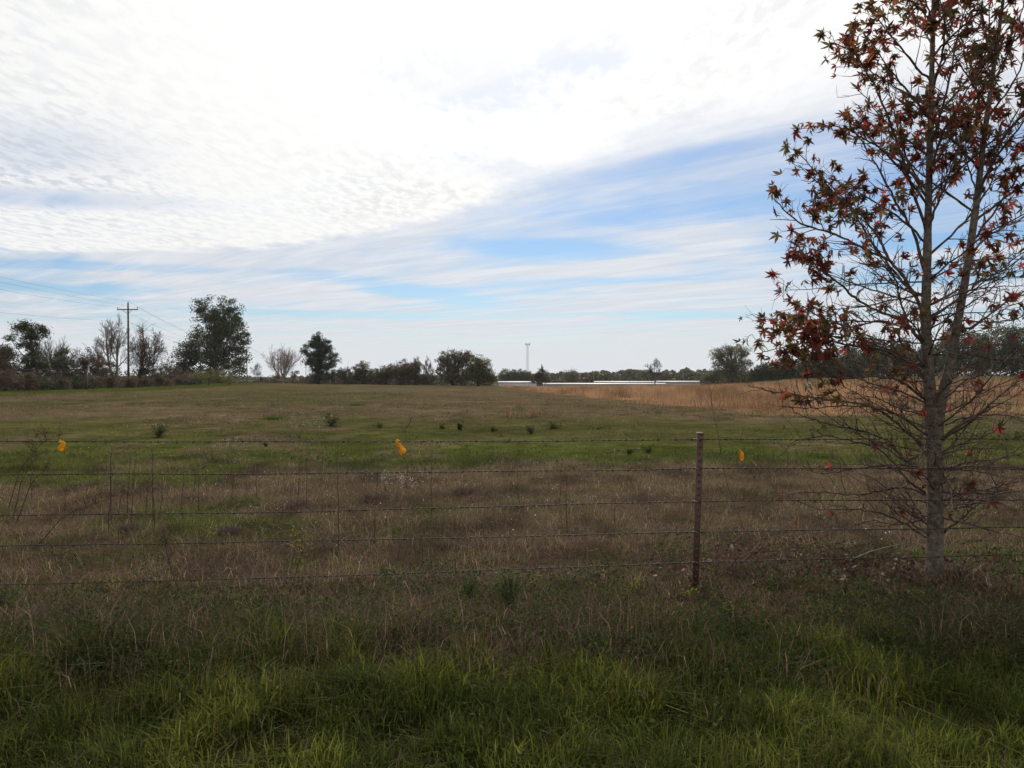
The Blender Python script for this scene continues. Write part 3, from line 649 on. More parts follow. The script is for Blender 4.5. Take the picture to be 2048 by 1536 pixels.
def tower():
    Y = 700; p = on_ground(1055, Y); top = at(1055, 688, Y)[2]; H = top - p[2]
    root = empty('radio_tower', p, 'tall thin lattice tower with a wide antenna head on the horizon', 'tower')
    c = (.40, .41, .43); m = MB()
    cor = [(-.9, -.5), (.9, -.5), (0, 1.0)]
    for x, y in cor: m.tube(np.array([[x * 1.6, y * 1.6, 0], [x * .8, y * .8, H]]), .11, 4, c)
    n = 22
    for k in range(n):
        z0, z1 = H * k / n, H * (k + 1) / n; s0, s1 = 1.6 - .8 * k / n, 1.6 - .8 * (k + 1) / n
        for i in range(3):
            a, b = cor[i], cor[(i + 1) % 3]
            m.tube(np.array([[a[0] * s0, a[1] * s0, z0], [b[0] * s1, b[1] * s1, z1]]), .05, 3, c, cap=False)
    m.build('mast', M_SOLID, root)
    pf = MB(); pf.tube(np.array([[math.cos(t) * 1.9, math.sin(t) * 1.9, H - .2] for t in np.linspace(0, 2 * math.pi, 13)]), .1, 4, c, cap=False); pf.build('platform', M_SOLID, root)
    for k in range(9):
        t = k * 2 * math.pi / 9; a = MB(); a.box((math.cos(t) * 1.95, math.sin(t) * 1.95, H), (.2, .12, 1.1), (.5, .5, .52), rz=t); a.build('antenna', M_SOLID, root)
tower()

def rail_fence():
    Y = 93; c = (.055, .042, .036)
    b = on_ground(110, Y); root = empty('rail_fence', b, 'dark weathered wooden rail fence in front of the far left trees', 'fence')
    k = Y / F
    for px, ty in ((22, 742), (66, 736), (120, 740), (172, 740)):
        z = at(px, ty, Y)[2] - b[2]; x = (px - 110) * k
        m = MB(); m.box((x, 0, z / 2 - .1), (.13, .12, z / 2 + .1), (.09, .05, .035) if px == 66 else c); m.build('post', M_BARK, root)
    for py, x0, x1 in ((739.5, 22, 172), (746, 22, 172), (753, 66, 172)):
        z = at(110, py, Y)[2] - b[2]; m = MB(); m.box(((x0 + x1) / 2 * k - 110 * k, -.15, z), ((x1 - x0) / 2 * k, .03, .075), c); m.build('rail', M_BARK, root)
rail_fence()

# ------------------------------------------------------------------ power line
WOOD = (.075, .062, .055)
def power_pole(label, px, Y, top_py, arm=1.35, armdrop=.75, transformer=False, r=.17):
    b = on_ground(px, Y); root = empty('power_pole', b, label, 'power pole', 'power poles of the line on the left')
    H = at(px, top_py, Y)[2] - b[2]
    m = MB(); m.tube(np.array([[0, 0, -.5], [0, 0, H * .5], [0, 0, H]]), np.array([r, r * .85, r * .66]), 9, WOOD); m.build('pole', M_BARK, root, smooth=True)
    za = H - armdrop
    m = MB(); m.box((0, -r, za), (arm, .055, .07), WOOD); m.build('crossarm', M_BARK, root)
    for s in (-1, 1):
        m = MB(); m.tube(np.array([[0, -r - .02, za - .62], [s * .72, -r - .06, za - .06]]), .03, 4, (.12, .11, .10)); m.build('brace', M_SOLID, root)
    for x, z in ((-arm + .08, za + .07), (arm - .08, za + .07), (0, H)):
        m = MB(); m.tube(np.array([[x, -r * (x != 0), z], [x, -r * (x != 0), z + .1], [x, -r * (x != 0), z + .18], [x, -r * (x != 0), z + .26]]), np.array([.025, .03, .07, .045]), 7, (.22, .20, .19)); m.build('insulator', M_SOLID, root)
    if transformer:
        m = MB(); m.tube(np.array([[.33, -.2, za - 1.5], [.33, -.2, za - 1.45], [.33, -.2, za - .7], [.33, -.2, za - .62]]), np.array([.2, .24, .24, .12]), 10, (.33, .34, .35)); m.build('transformer', M_SOLID, root)
    top = b + np.array([0, 0, H + .26]); L_ = b + np.array([-arm + .08, -r, za + .33]); R_ = b + np.array([arm - .08, -r, za + .33]); nt = b + np.array([.05, -r, H * .78])
    return [L_, top, R_, nt]
pA = power_pole('nearest power pole with a wide wooden crossarm', 257, 115, 606, 1.5, .95)
pB = power_pole('power pole at the right edge of the biggest tree', 494, 292, 692, 1.5, .7)
pC = power_pole('power pole with a grey transformer in front of the biggest tree', 401, 146, 682, 1.1, .5, True, .14)
pD = power_pole('far power pole beside the pale vase shaped bare tree', 556, 400, 716, 1.3, .7, False, .2)
pE = power_pole('farthest power pole between the vase shaped tree and the pine', 612, 520, 733, 1.3, .7, False, .2)
def near_ends():
    out = []
    for i, (px, py) in enumerate(((0, 568), (0, 543), (0, 553), (0, 614))):
        a = pA[(0, 1, 2, 3)[i]]; q = at(px, py, 74.0); d = q - a
        out.append(a + d * 1.9 + np.array([0, 0, .0]))
    return out
def wire(label, a, b, sag, r=.010, group='overhead wires of the power line'):
    t = np.linspace(0, 1, 25)[:, None]
    p = a + (b - a) * t; p[:, 2] -= (4 * sag * t * (1 - t))[:, 0]
    m = MB(); m.tube(p - a, r, 4, (.06, .06, .065)); o = m.build('power_line', M_SOLID); o.location = a
    tag(o, label, 'wire', group)
ne = near_ends()
for i, nm in enumerate(('lowest of the three wires from the left edge to the crossarm', 'top wire from the left edge to the tip of the nearest pole', 'middle wire from the left edge to the right end of the crossarm', 'lone lower wire from the left edge to the middle of the nearest pole')):
    wire(nm, ne[i], pA[i], .5)
for i, nm in enumerate(('wire from the left crossarm end of the nearest pole towards the biggest tree', 'wire from the top of the nearest pole down past the biggest tree', 'wire from the right crossarm end of the nearest pole past the biggest tree', 'lower wire from the nearest pole passing across the biggest tree')):
    wire(nm, pA[i], pB[i], 2.2, .014)
for i, nm in enumerate(('left far wire beyond the biggest tree', 'topmost far wire beyond the biggest tree', 'right far wire beyond the biggest tree')):
    wire(nm, pB[i], pD[i], 1.2, .02)
wire('farthest wire running on towards the pine', pD[1], pE[1], 1.0, .02)
wire('short wire from the nearest pole to the transformer pole', pA[3], pC[1], .8)

# ------------------------------------------------------------------ barbed wire fence
FY = 6.2
def fence():
    root = empty('barbed_wire_fence', (at(1390, 800, FY)[0], FY, g1(1.41, FY)), 'six strand barbed wire fence on a rusty steel post across the whole view', 'fence')
    o0 = np.array(root.location)
    RUST = (.075, .036, .026)
    def post(tx, ty, bx, name='post'):
        top = at(tx, ty, FY); bot = np.array([at(bx, 1190, FY)[0], FY, 0]); bot[2] = g1(bot[0], FY) - .25
        m = MB(); ax = top - bot; n = 2
        prof = np.array([[-.024, -.012], [.024, -.012], [.024, -.006], [.004, -.006], [.004, .030], [-.004, .030], [-.004, -.006], [-.024, -.006]])
        v = np.concatenate([np.c_[prof, np.zeros(8)] + bot, np.c_[prof, np.zeros(8)] + top]) - o0
        q = np.array([[i, (i + 1) % 8, 8 + (i + 1) % 8, 8 + i] for i in range(8)])
        m.add(v, [q, np.array([[7, 6, 3, 2], [6, 5, 4, 3], [1, 0, 7, 2]]), np.array([[15, 10, 11, 14], [14, 11, 12, 13], [9, 10, 15, 8]])], RUST)
        L = np.linalg.norm(ax)
        for k in range(int(L / .053)):
            c = bot + ax * (k + .5) * .053 / L - o0; m.box(c + [0, -.0135, 0], (.007, .003, .010), RUST)
        p = m.build(name, M_RUST, root)
        tip = MB(); tip.box(top - o0 + [0, .004, .006], (.025, .02, .007), (.16, .14, .09)); tp = tip.build('post_cap', M_RUST, p)
        return p
    p0 = post(1400, 868, 1388)
    xl = at(-190, 800, FY)[0]; xr = at(2850, 800, FY)[0]
    post(-190, 872, -186); post(2850, 866, 2846)
    rows = [([0, 400, 800, 1024, 1392, 2048], [881, 883, 882.5, 881, 878, 877]), ([0, 512, 1024, 1392, 2048], [948, 947, 942, 936, 937]), ([0, 512, 1024, 1392, 2048], [1030, 1024, 1012, 1001, 998]),
            ([0, 512, 1024, 1392, 2048], [1091, 1083, 1073, 1062, 1053]), ([0, 512, 1024, 1392, 2048], [1167, 1156, 1138, 1122, 1108]), ([0, 512, 1024, 1392, 2048], [1232, 1216, 1196, 1184, 1179])]
    for k, (pxs, pys) in enumerate(rows):
        x = np.arange(xl, xr, .012)
        kx = np.array([at(a, b, FY)[0] for a, b in zip(pxs, pys)]); kz = np.array([at(a, b, FY)[2] for a, b in zip(pxs, pys)])
        kx = np.r_[xl, kx, xr]; kz = np.r_[kz[0] + (kz[0] - kz[1]) * .3, kz, kz[-1]]
        z = np.interp(x, kx, kz); ker = np.ones(61) / 61
        zp = np.convolve(np.pad(z, 30, mode='edge'), ker, 'valid')
        z = zp + (fbm(x * 1.3, x * 0 + k, 5 + k, 3) - .5) * .012
        yy = FY - .028 + (fbm(x * .9, x * 0 + k, 25 + k, 2) - .5) * .012
        m = MB(); wc = np.array((.022, .015, .012))
        for s in (0, math.pi):
            ph = x / .085 * 2 * math.pi + s + k
            m.tube(np.c_[x, yy + np.cos(ph) * .0024, z + np.sin(ph) * .0024] - o0, .0024, 4, wc, cap=False)
        for bx in np.arange(xl + .05 + .03 * k, xr, .128):
            bx += rng.uniform(-.012, .012); bz = np.interp(bx, x, z); by = np.interp(bx, x, yy)
            c = np.array([bx, by, bz]) - o0
            for q in range(2):
                a = rng.uniform(0, math.pi); d = np.array([rng.uniform(-.5, .5), math.cos(a), math.sin(a)]); d /= np.linalg.norm(d)
                off = np.array([.004 * (q - .5) * 2, 0, 0])
                m.tube(np.array([c + off - d * .016, c + off, c + off + d * .016]), np.array([.0008, .0026, .0008]), 3, wc)
            m.tube(np.array([c - [.009, 0, 0], c + [.009, 0, 0]]), .0062, 6, wc)
        m.build('barbed_wire', M_RUST, root)
        zc = np.interp(o0[0], x, z)
        cl = MB(); t = np.linspace(0, 2 * math.pi, 12)
        xc = at(1392, 878 + k * 61, FY)[0]
        cl.tube(np.c_[xc + np.cos(t) * .03, FY + np.sin(t) * .034 - .004, zc + .006 * np.sin(2 * t)] - o0, .0018, 4, (.22, .21, .2), cap=False); cl.build('wire_clip', M_RUST, root)
fence()

# ------------------------------------------------------------------ yellow flags
YEL = (.72, .36, .012)
def ribbon(label, outline, Y, seed):
    c = at(*outline[0], Y); rd = np.random.default_rng(seed)
    P = np.array([at(a, b, Y) for a, b in outline]) - c
    ctr = P.mean(0)
    ring1 = ctr + (P - ctr) * .55
    P[:, 1] += rd.uniform(-.02, .02, len(P)); ring1[:, 1] += rd.uniform(-.02, .02, len(P)); ctr = ctr + [0, -.01, 0]
    n = len(P); v = np.r_[P, ring1, [ctr]]; v2 = v + [0, .0016, 0]
    i = np.arange(n); j = (i + 1) % n
    q = np.stack([i, j, n + j, n + i], 1); t = np.stack([n + i, n + j, np.full(n, 2 * n)], 1); m_ = 2 * n + 1
    mb = MB(); mb.add(np.r_[v, v2], [q, q[:, ::-1] + m_, np.stack([i, i + m_, j + m_, j], 1), t, t[:, ::-1] + m_], YEL)
    return mb, c
def flags():
    for lab, ol, seed in (('yellow plastic flag knotted on the top wire near the middle', [(793, 878), (799, 881), (804, 889), (811, 898), (813, 904), (807, 908), (804, 914), (800, 909), (797, 898), (795, 893), (792, 895), (791, 886)], 1),
                          ('short crumpled yellow flag hanging from the top wire at left', [(118, 882), (126, 881), (130, 885), (131, 891), (134, 895), (128, 899), (124, 903), (119, 900), (116, 894), (120, 889)], 2)):
        mb, c = ribbon(lab, ol, FY - .035, seed)
        root = empty('yellow_flag', c, lab, 'flag', 'yellow marker flags')
        mb.build('streamer', M_FLAG, root)
        k = MB(); t = np.linspace(0, 2 * math.pi, 10)
        k.tube(np.c_[np.full(10, .006) + t * .0012, np.cos(t) * .006, np.sin(t) * .006 + at(0, 881, FY)[2] - c[2]], .004, 5, np.array(YEL) * .9, cap=False); k.build('knot', M_FLAG, root)
    b = ground_hit(1484, 1010); Y = b[1]
    root = empty('yellow_flag', b, 'square yellow pin flag on a thin wire stake right of the steel post', 'flag', 'yellow marker flags')
    m = MB(); top = at(1477, 896, Y) - b
    m.tube(np.array([[0, 0, -.05], top * .5 + [.004, 0, 0], top]), .0022, 4, (.12, .11, .1)); m.build('stake', M_SOLID, root)
    mb, c = ribbon('', [(1477, 897), (1480, 897), (1484, 903), (1487, 906), (1487, 919), (1483, 924), (1478, 922), (1477, 910)], Y, 5)
    o = mb.build('streamer', M_FLAG, root); o.location = c - b
flags()

# ------------------------------------------------------------------ the red sweetgum
TY = 6.62
LEAF_COLS = [((0.125, 0.034, 0.024), 4.2), ((0.092, 0.058, 0.022), 3.6), ((0.070, 0.030, 0.024), 2.6), ((0.20, 0.032, 0.024), 1.4), ((0.20, 0.068, 0.024), .7), ((0.070, 0.066, 0.028), 2.0), ((0.30, 0.034, 0.028), .28)]
def leaf_shape(rd):
    """five pointed lobes, cupped and drooping; petiole joint at the origin, middle lobe along +X"""
    lobes = [(-118, .66), (-58, .92), (0, 1.0), (58, .92), (118, .66)]
    pts = [(-.05, 0.0)]
    out = []
    for k, (a, r) in enumerate(lobes):
        a = a + rd.uniform(-7, 7); r = r * rd.uniform(.88, 1.08)
        for da, f in ((-19, .56), (0, 1.0), (19, .56)): out.append((math.radians(a + da), r * f))
        if k < 4: out.append((math.radians((a + lobes[k + 1][0]) / 2), .27))
    P = [(-.10, 0, 0.0)]
    curl = rd.uniform(.2, 1.1); cup = rd.choice((-1, 1)) * rd.uniform(.15, .75); tw = rd.uniform(-.6, .6)
    for a, r in out:
        x, y = math.cos(a) * r, math.sin(a) * r
        z = -curl * r * r * .6 + cup * abs(y) * .6 + tw * x * y + rd.uniform(-.03, .03)
        P.append((x, y, z))
    P.append((.06, 0, .03)); n = len(P) - 1
    f = np.array([[n, i, (i + 1) % n] for i in range(n)])
    return np.array(P) * 0.5, f
def sweetgum():
    rd = random.Random(42); nr = np.random.default_rng(5)
    base = np.array([at(1868, 1170, TY)[0], TY, 0.0]); base[2] = g1(base[0], TY)
    root = empty('sweetgum_tree', base, 'young forked sweetgum tree with red and maroon star leaves behind the fence', 'tree')
    k = TY / F
    def W(px, py, dep=0.0):
        p = at(px, py, TY); p = p + (p - np.array([0, 0, EYE])) * (dep / TY); return p - base
    def resample(pts, rads, n):
        p = np.array(pts); t = np.r_[0, np.cumsum(np.linalg.norm(np.diff(p, axis=0), axis=1))]; q = np.linspace(0, t[-1], n)
        # smooth
        out = np.stack([np.interp(q, t, p[:, i]) for i in range(3)], 1)
        for _ in range(2): out[1:-1] = out[1:-1] * .5 + (out[:-2] + out[2:]) * .25
        return out, np.interp(q, t, rads)
    BK = np.array((.118, .096, .078)); TW = np.array((.095, .066, .054))
    tm = MB()
    stemA, rA = resample([W(1868, 1182), W(1869, 1120), W(1871, 1000), W(1869, 900), W(1867, 840), W(1860, 800), W(1856, 740), W(1851, 650), W(1854, 525), W(1857, 400), W(1861, 230), W(1866, 60), W(1870, -120, .05), W(1874, -330, .08), W(1876, -520, .1)],
                          [.074, .068, .063, .062, .062, .052, .045, .039, .033, .028, .023, .018, .013, .008, .003], 70)
    stemB, rB = resample([W(1876, 880, .01), W(1877, 830, -.02), W(1884, 790, -.05), W(1898, 745, -.06), W(1914, 650, -.08), W(1925, 594, -.1), W(1938, 511, -.1), W(1954, 400, -.08), W(1966, 290, -.08), W(1984, 160, -.1), W(2004, 20, -.12), W(2022, -130, -.14), W(2038, -280, -.15)],
                          [.038, .043, .042, .038, .033, .030, .029, .025, .021, .017, .013, .008, .003], 56)
    for p, r in ((stemA, rA), (stemB, rB)):
        r = r * (1 + nr.uniform(-.05, .06, len(r)))
        tm.tube(p, r, 12, BK)
    tm.build('trunk', M_GUMBARK, root, smooth=True)

    def stem_at(stem, rad, z):
        i = int(np.argmin(np.abs(stem[:, 2] - z))); return stem[i], rad[i]
    limbs = []
    def traced(pts, r0, deps=None):
        n = len(pts); deps = deps or [0] + [rd.uniform(-.05, .05) + (j / n) * d_ for j, d_ in zip(range(1, n), [rd.uniform(-.5, .5)] * n)]
        p, r = resample([W(a, b, d) for (a, b), d in zip(pts, deps)], np.linspace(r0 * .82, .0035, n), 5 * n); limbs.append((p, r))
    T = traced
    T([(1852, 655), (1838, 608), (1810, 555), (1774, 514), (1757, 472), (1721, 428), (1680, 398), (1630, 360), (1596, 330)], .020)
    T([(1776, 520), (1716, 491), (1660, 464), (1605, 450), (1569, 422), (1545, 395)], .013)
    T([(1850, 690), (1810, 644), (1757, 622), (1721, 605), (1691, 577), (1646, 544), (1610, 510), (1585, 500)], .018)
    T([(1850, 692), (1812, 640), (1800, 600), (1792, 556), (1765, 530), (1740, 540)], .013)
    T([(1815, 650), (1760, 640), (1700, 655), (1650, 640), (1600, 610), (1565, 600)], .012)
    T([(1853, 560), (1830, 470), (1800, 420), (1770, 360), (1735, 300), (1700, 250)], .016)
    T([(1855, 470), (1826, 380), (1800, 300), (1775, 230), (1745, 160), (1700, 95), (1660, 85)], .016)
    T([(1858, 400), (1810, 330), (1750, 290), (1690, 255), (1650, 250)], .013)
    T([(1853, 600), (1800, 560), (1740, 480), (1690, 400), (1640, 350), (1590, 300)], .014)
    T([(1850, 760), (1810, 720), (1770, 700), (1700, 690), (1640, 680), (1580, 690), (1525, 705)], .015)
    T([(1852, 800), (1800, 760), (1740, 750), (1680, 760), (1620, 720), (1560, 700)], .014)
    T([(1850, 895), (1795, 849), (1766, 823), (1732, 809), (1660, 800), (1590, 790), (1530, 780), (1495, 770)], .016)
    T([(1852, 870), (1800, 830), (1740, 812), (1680, 812), (1610, 818), (1560, 812)], .011)
    T([(1850, 905), (1809, 926), (1780, 880), (1720, 860), (1660, 850), (1600, 830), (1570, 805)], .012)
    T([(1850, 985), (1818, 966), (1795, 932), (1765, 900), (1720, 885), (1650, 870), (1590, 880), (1555, 915)], .013)
    T([(1850, 990), (1815, 972), (1770, 980), (1710, 990), (1650, 985), (1600, 985), (1560, 990)], .011)
    T([(1852, 1075), (1818, 1052), (1766, 1026), (1700, 1018), (1640, 1020), (1590, 1000)], .011)
    T([(1852, 940), (1820, 930), (1760, 930), (1690, 940), (1640, 950), (1590, 925)], .010)
    T([(1852, 1040), (1800, 1050), (1740, 1040), (1680, 1060), (1620, 1050)], .008)
    T([(1888, 1065), (1930, 1030), (1965, 1000), (2010, 985), (2060, 980)], .013)
    T([(1888, 1000), (1930, 985), (1990, 975), (2050, 960)], .011)
    T([(1888, 940), (1930, 925), (1980, 920), (2050, 905), (2120, 880)], .012)
    T([(1884, 880), (1909, 857), (1950, 835), (1990, 800), (2048, 749), (2110, 700)], .020)
    T([(1890, 850), (1940, 830), (2000, 830), (2060, 838)], .010)
    T([(1886, 800), (1930, 760), (1990, 740), (2060, 735)], .011)
    T([(1915, 665), (1939, 658), (1965, 640), (1998, 614), (2048, 585), (2120, 530)], .016)
    T([(1920, 640), (1970, 645), (2030, 640), (2100, 600)], .010)
    T([(1935, 520), (1965, 480), (2000, 455), (2040, 440), (2110, 400)], .014)
    T([(1940, 490), (1985, 430), (2030, 360), (2080, 300)], .013)
    T([(1925, 594), (1960, 560), (2010, 540), (2060, 500)], .012)
    T([(1854, 545), (1885, 525), (1915, 525), (1935, 505)], .008, [0, .05, .1, .15])
    T([(1856, 420), (1880, 380), (1900, 330), (1915, 260)], .009, [0, .1, .25, .35])
    T([(1953, 400), (1985, 320), (2020, 250), (2060, 180)], .012)
    T([(1954, 390), (1935, 330), (1918, 270), (1905, 200)], .009)
    # limbs all round the upper stems, seen and unseen side alike
    for stem, rad, z0, z1, n, ln in ((stemA, rA, 2.7, 6.6, 46, 1.15), (stemB, rB, 2.9, 5.6, 26, .95)):
        for j in range(n):
            z = z0 + (z1 - z0) * (j + rd.random() * .6) / n; p0, r0 = stem_at(stem, rad, z)
            a = j * 2.39996 + rd.uniform(-.3, .3); L_ = ln * (1.05 - .75 * ((z - z0) / (z1 - z0)) ** 1.3) * rd.uniform(.75, 1.15)
            el = R(rd.uniform(38, 58)); d = np.array([math.cos(a) * math.cos(el), math.sin(a) * math.cos(el), math.sin(el)])
            pts = [p0]; 
            for s in range(5):
                d = d + np.array([rd.gauss(0, .1), rd.gauss(0, .1), rd.gauss(.03, .07)]); d /= np.linalg.norm(d); pts.append(pts[-1] + d * L_ / 5)
            p, r = resample(pts, np.linspace(min(r0 * .5, .011), .003, 6), 16); limbs.append((p, r))
    # low fine limbs drooping round the trunk
    for j in range(78):
        z = rd.uniform(.30, 2.5); p0, r0 = stem_at(stemA, rA, z); a = rd.uniform(0, 2 * math.pi); L_ = rd.uniform(.6, 1.4) * (1.15 if z > .8 else .85)
        el = R(rd.uniform(0, 35)); d = np.array([math.cos(a) * math.cos(el), math.sin(a) * math.cos(el), math.sin(el)]); pts = [p0]
        for s in range(5):
            d = d + np.array([rd.gauss(0, .20), rd.gauss(0, .20), rd.gauss(-.02, .15)]); d /= np.linalg.norm(d); pts.append(pts[-1] + d * L_ / 5)
        p, r = resample(pts, np.linspace(.008, .002, 6), 14); limbs.append((p, r))
    nodes = []                                                  # where leaves may hang
    for p, r in limbs:
        m = MB(); n = len(p)
        jit = nr.normal(size=p.shape) * .004; jit[0] = 0; p = p + jit
        m.tube(p, np.maximum(r * (1 + nr.uniform(-.12, .15, n)), .0022), 6, TW * nr.uniform(.85, 1.25))
        seg = np.linalg.norm(np.diff(p, axis=0), axis=1).sum(); ntw = int(seg / (.056 if p[0][2] < 2.0 and r[0] < .0085 else .064))
        for t in range(ntw):
            f = .16 + .84 * (t + rd.random()) / ntw; i = min(int(f * (n - 1)), n - 2); q = p[i] + (p[i + 1] - p[i]) * (f * (n - 1) - i)
            tan = p[i + 1] - p[i]; tan = tan / (np.linalg.norm(tan) + 1e-9)
            sd_ = nr.normal(size=3); sd_ -= tan * sd_.dot(tan); sd_ /= np.linalg.norm(sd_)
            d = tan * .62 + sd_ * .75 + np.array([0, 0, .22]); d /= np.linalg.norm(d)
            L_ = rd.uniform(.07, .34) * (1.1 - .45 * f) * (1.0 if r[0] > .009 else .75)
            tp = [q]; 
            for s in range(4):
                d = d + nr.normal(size=3) * .16 + np.array([0, 0, .05]); d /= np.linalg.norm(d); tp.append(tp[-1] + d * L_ / 4)
            tp = np.array(tp); m.tube(tp, np.linspace(min(r[i] * .65, .0046), .0020, 5), 4, TW * nr.uniform(.8, 1.3), cap=False)
            nodes.append((tp[-1], d)); nodes.append((tp[2], d))
            for s in range(rd.choice((1, 2, 2, 3))):
                b = tp[rd.randint(1, 4)]; e = d * .5 + nr.normal(size=3) * .6; e /= np.linalg.norm(e); L2 = rd.uniform(.03, .12)
                m.tube(np.array([b, b + e * L2 * .5 + nr.normal(size=3) * .006, b + e * L2 + np.array([0, 0, .01])]), np.array([.0019, .0016, .0012]), 3, TW * nr.uniform(.8, 1.3), cap=False)
                nodes.append((b + e * L2, e))
        nodes.append((p[-1], p[-1] - p[-2]))
        m.build('branch', M_GUMBARK, root, smooth=True)
    # leaves
    def dens(w):
        q = w + base; py = HOR - (q[2] - EYE) * F / q[1]; px = CX + q[0] * F / q[1]
        if py < 250: v = .78 if px < 1760 else .50
        elif py < 400: v = .74 if px < 1760 else .40
        elif py < 470: v = .75 if px < 1700 else .3 if px < 1900 else .22
        elif py < 560: v = .9 if px < 1660 else .2
        elif py < 720: v = .66 if px < 1680 else .10
        elif py < 800: v = .26 if px < 1680 else .04
        elif py < 1000: v = .05 if px < 1690 else .012
        else: v = .012
        # leaves come in clusters
        c = vnoise(np.array([q[0] * 5.0 + q[1] * 3]), np.array([q[2] * 5.0]), 7)[0]
        return v * (1.75 if c > .5 else .38)
    shapes = [leaf_shape(rd) for _ in range(12)]
    leaves = []
    for pos, d in nodes:
        pr = dens(pos)
        if rd.random() > pr * .66: continue
        for _ in range(rd.choice((1, 1, 2, 2, 3, 4))):
            s = rd.triangular(.075, .182, .138); fy = rd.uniform(.45, 1.0)
            dn = np.array([rd.gauss(0, .55), rd.gauss(0, .55), -rd.uniform(.2, 1.0)]) + d * .5; dn /= np.linalg.norm(dn)   # middle lobe hangs down and out
            nn = nr.normal(size=3); nn -= dn * nn.dot(dn); nn /= np.linalg.norm(nn)
            pet = d * rd.uniform(.02, .05) + np.array([0, 0, -rd.uniform(.0, .04)])
            o = pos + pet
            leaves.append((o, dn, nn, s, rd.randrange(12), pick(rd), pos, fy))
    info = []
    for l in leaves:
        q = l[0] + base; px = CX + q[0] * F / q[1]; py = HOR - (q[2] - EYE) * F / q[1]
        vis = -20 < px < 2068 and -20 < py < 1500
        info.append(l[3] / q[1] if vis else -1)
    order = np.argsort(-np.array(info))
    big = set(order[:300].tolist())
    cache = {}
    rest = MB(); pet = MB(); nin = 0
    for idx, (o, dn, nn, s, sh, ci, pos, fy) in enumerate(leaves):
        yv = np.cross(nn, dn) * fy; nn = nn * (1.6 - .6 * fy); Mx = np.stack([dn, yv, nn], 1)
        pet.tube(np.array([pos, (pos + o) / 2 + [0, 0, .004], o - dn * .1 * s * .5]), .0011, 3, (.12, .03, .03), cap=False)
        if idx in big:
            key = (sh, ci)
            if key not in cache:
                b = MB(); b.add(shapes[sh][0] * .12, shapes[sh][1], LEAF_COLS[ci][0]); cache[key] = b.mesh('leaf', M_GUM)
            ob = bpy.data.objects.new('leaf', cache[key]); COL.objects.link(ob); ob.parent = root
            from mathutils import Matrix
            ob.matrix_local = Matrix([[*(Mx[r] * s / .12), o[r]] for r in range(3)] + [[0, 0, 0, 1]])
        else:
            rest.add((shapes[sh][0] * s) @ Mx.T + o, shapes[sh][1], np.array(LEAF_COLS[ci][0]) * rd.uniform(.7, 1.3))
    fo = rest.build('foliage', M_GUM, root); fo['kind'] = 'stuff'
    pe = pet.build('leaf_stems', M_GUMBARK, root); pe['kind'] = 'stuff'
    print('sweetgum leaves', len(leaves), 'in view', sum(i > 0 for i in info), 'limbs', len(limbs))
def pick(rd):
    w = [c[1] for c in LEAF_COLS]; return rd.choices(range(len(w)), w)[0]
sweetgum()

# ------------------------------------------------------------------ grasses (nobody could count them)
def scatter(y0, y1, n, margin=1.0, half=.74):
    y = np.sqrt(rng.uniform(y0 ** 2, y1 ** 2, n)); x = rng.uniform(-1, 1, n) * (half * y + margin); return x, y
def blade_cols(x, y, straw=.05):
    n = len(x); g = greenness(x, y)
    k = rng.random(n); isg = k < g
    t = rng.random((n, 1)); patch = fbm(x * .7, y * .5, 83, 3)[:, None]
    mixv = np.clip(patch * 1.5 - .3 + (t - .5) * .6, 0, 1)
    gc = C_GREEN * (1 - mixv) + C_YGREEN * mixv
    gc = np.where(rng.random((n, 1)) < .25, C_DGREEN, gc)
    gc = gc * (1 - .20 * sstep(y, 9, 18))[:, None]
    far = sstep(y, 12, 26)[:, None]
    dc = (C_BROWN * (1 - far) + C_MAUVE * far) * (.6 + .8 * t)
    dc = np.where(rng.random((n, 1)) < straw, C_STRAW, dc)
    return np.where(isg[:, None], gc * (.7 + .6 * t), dc), isg
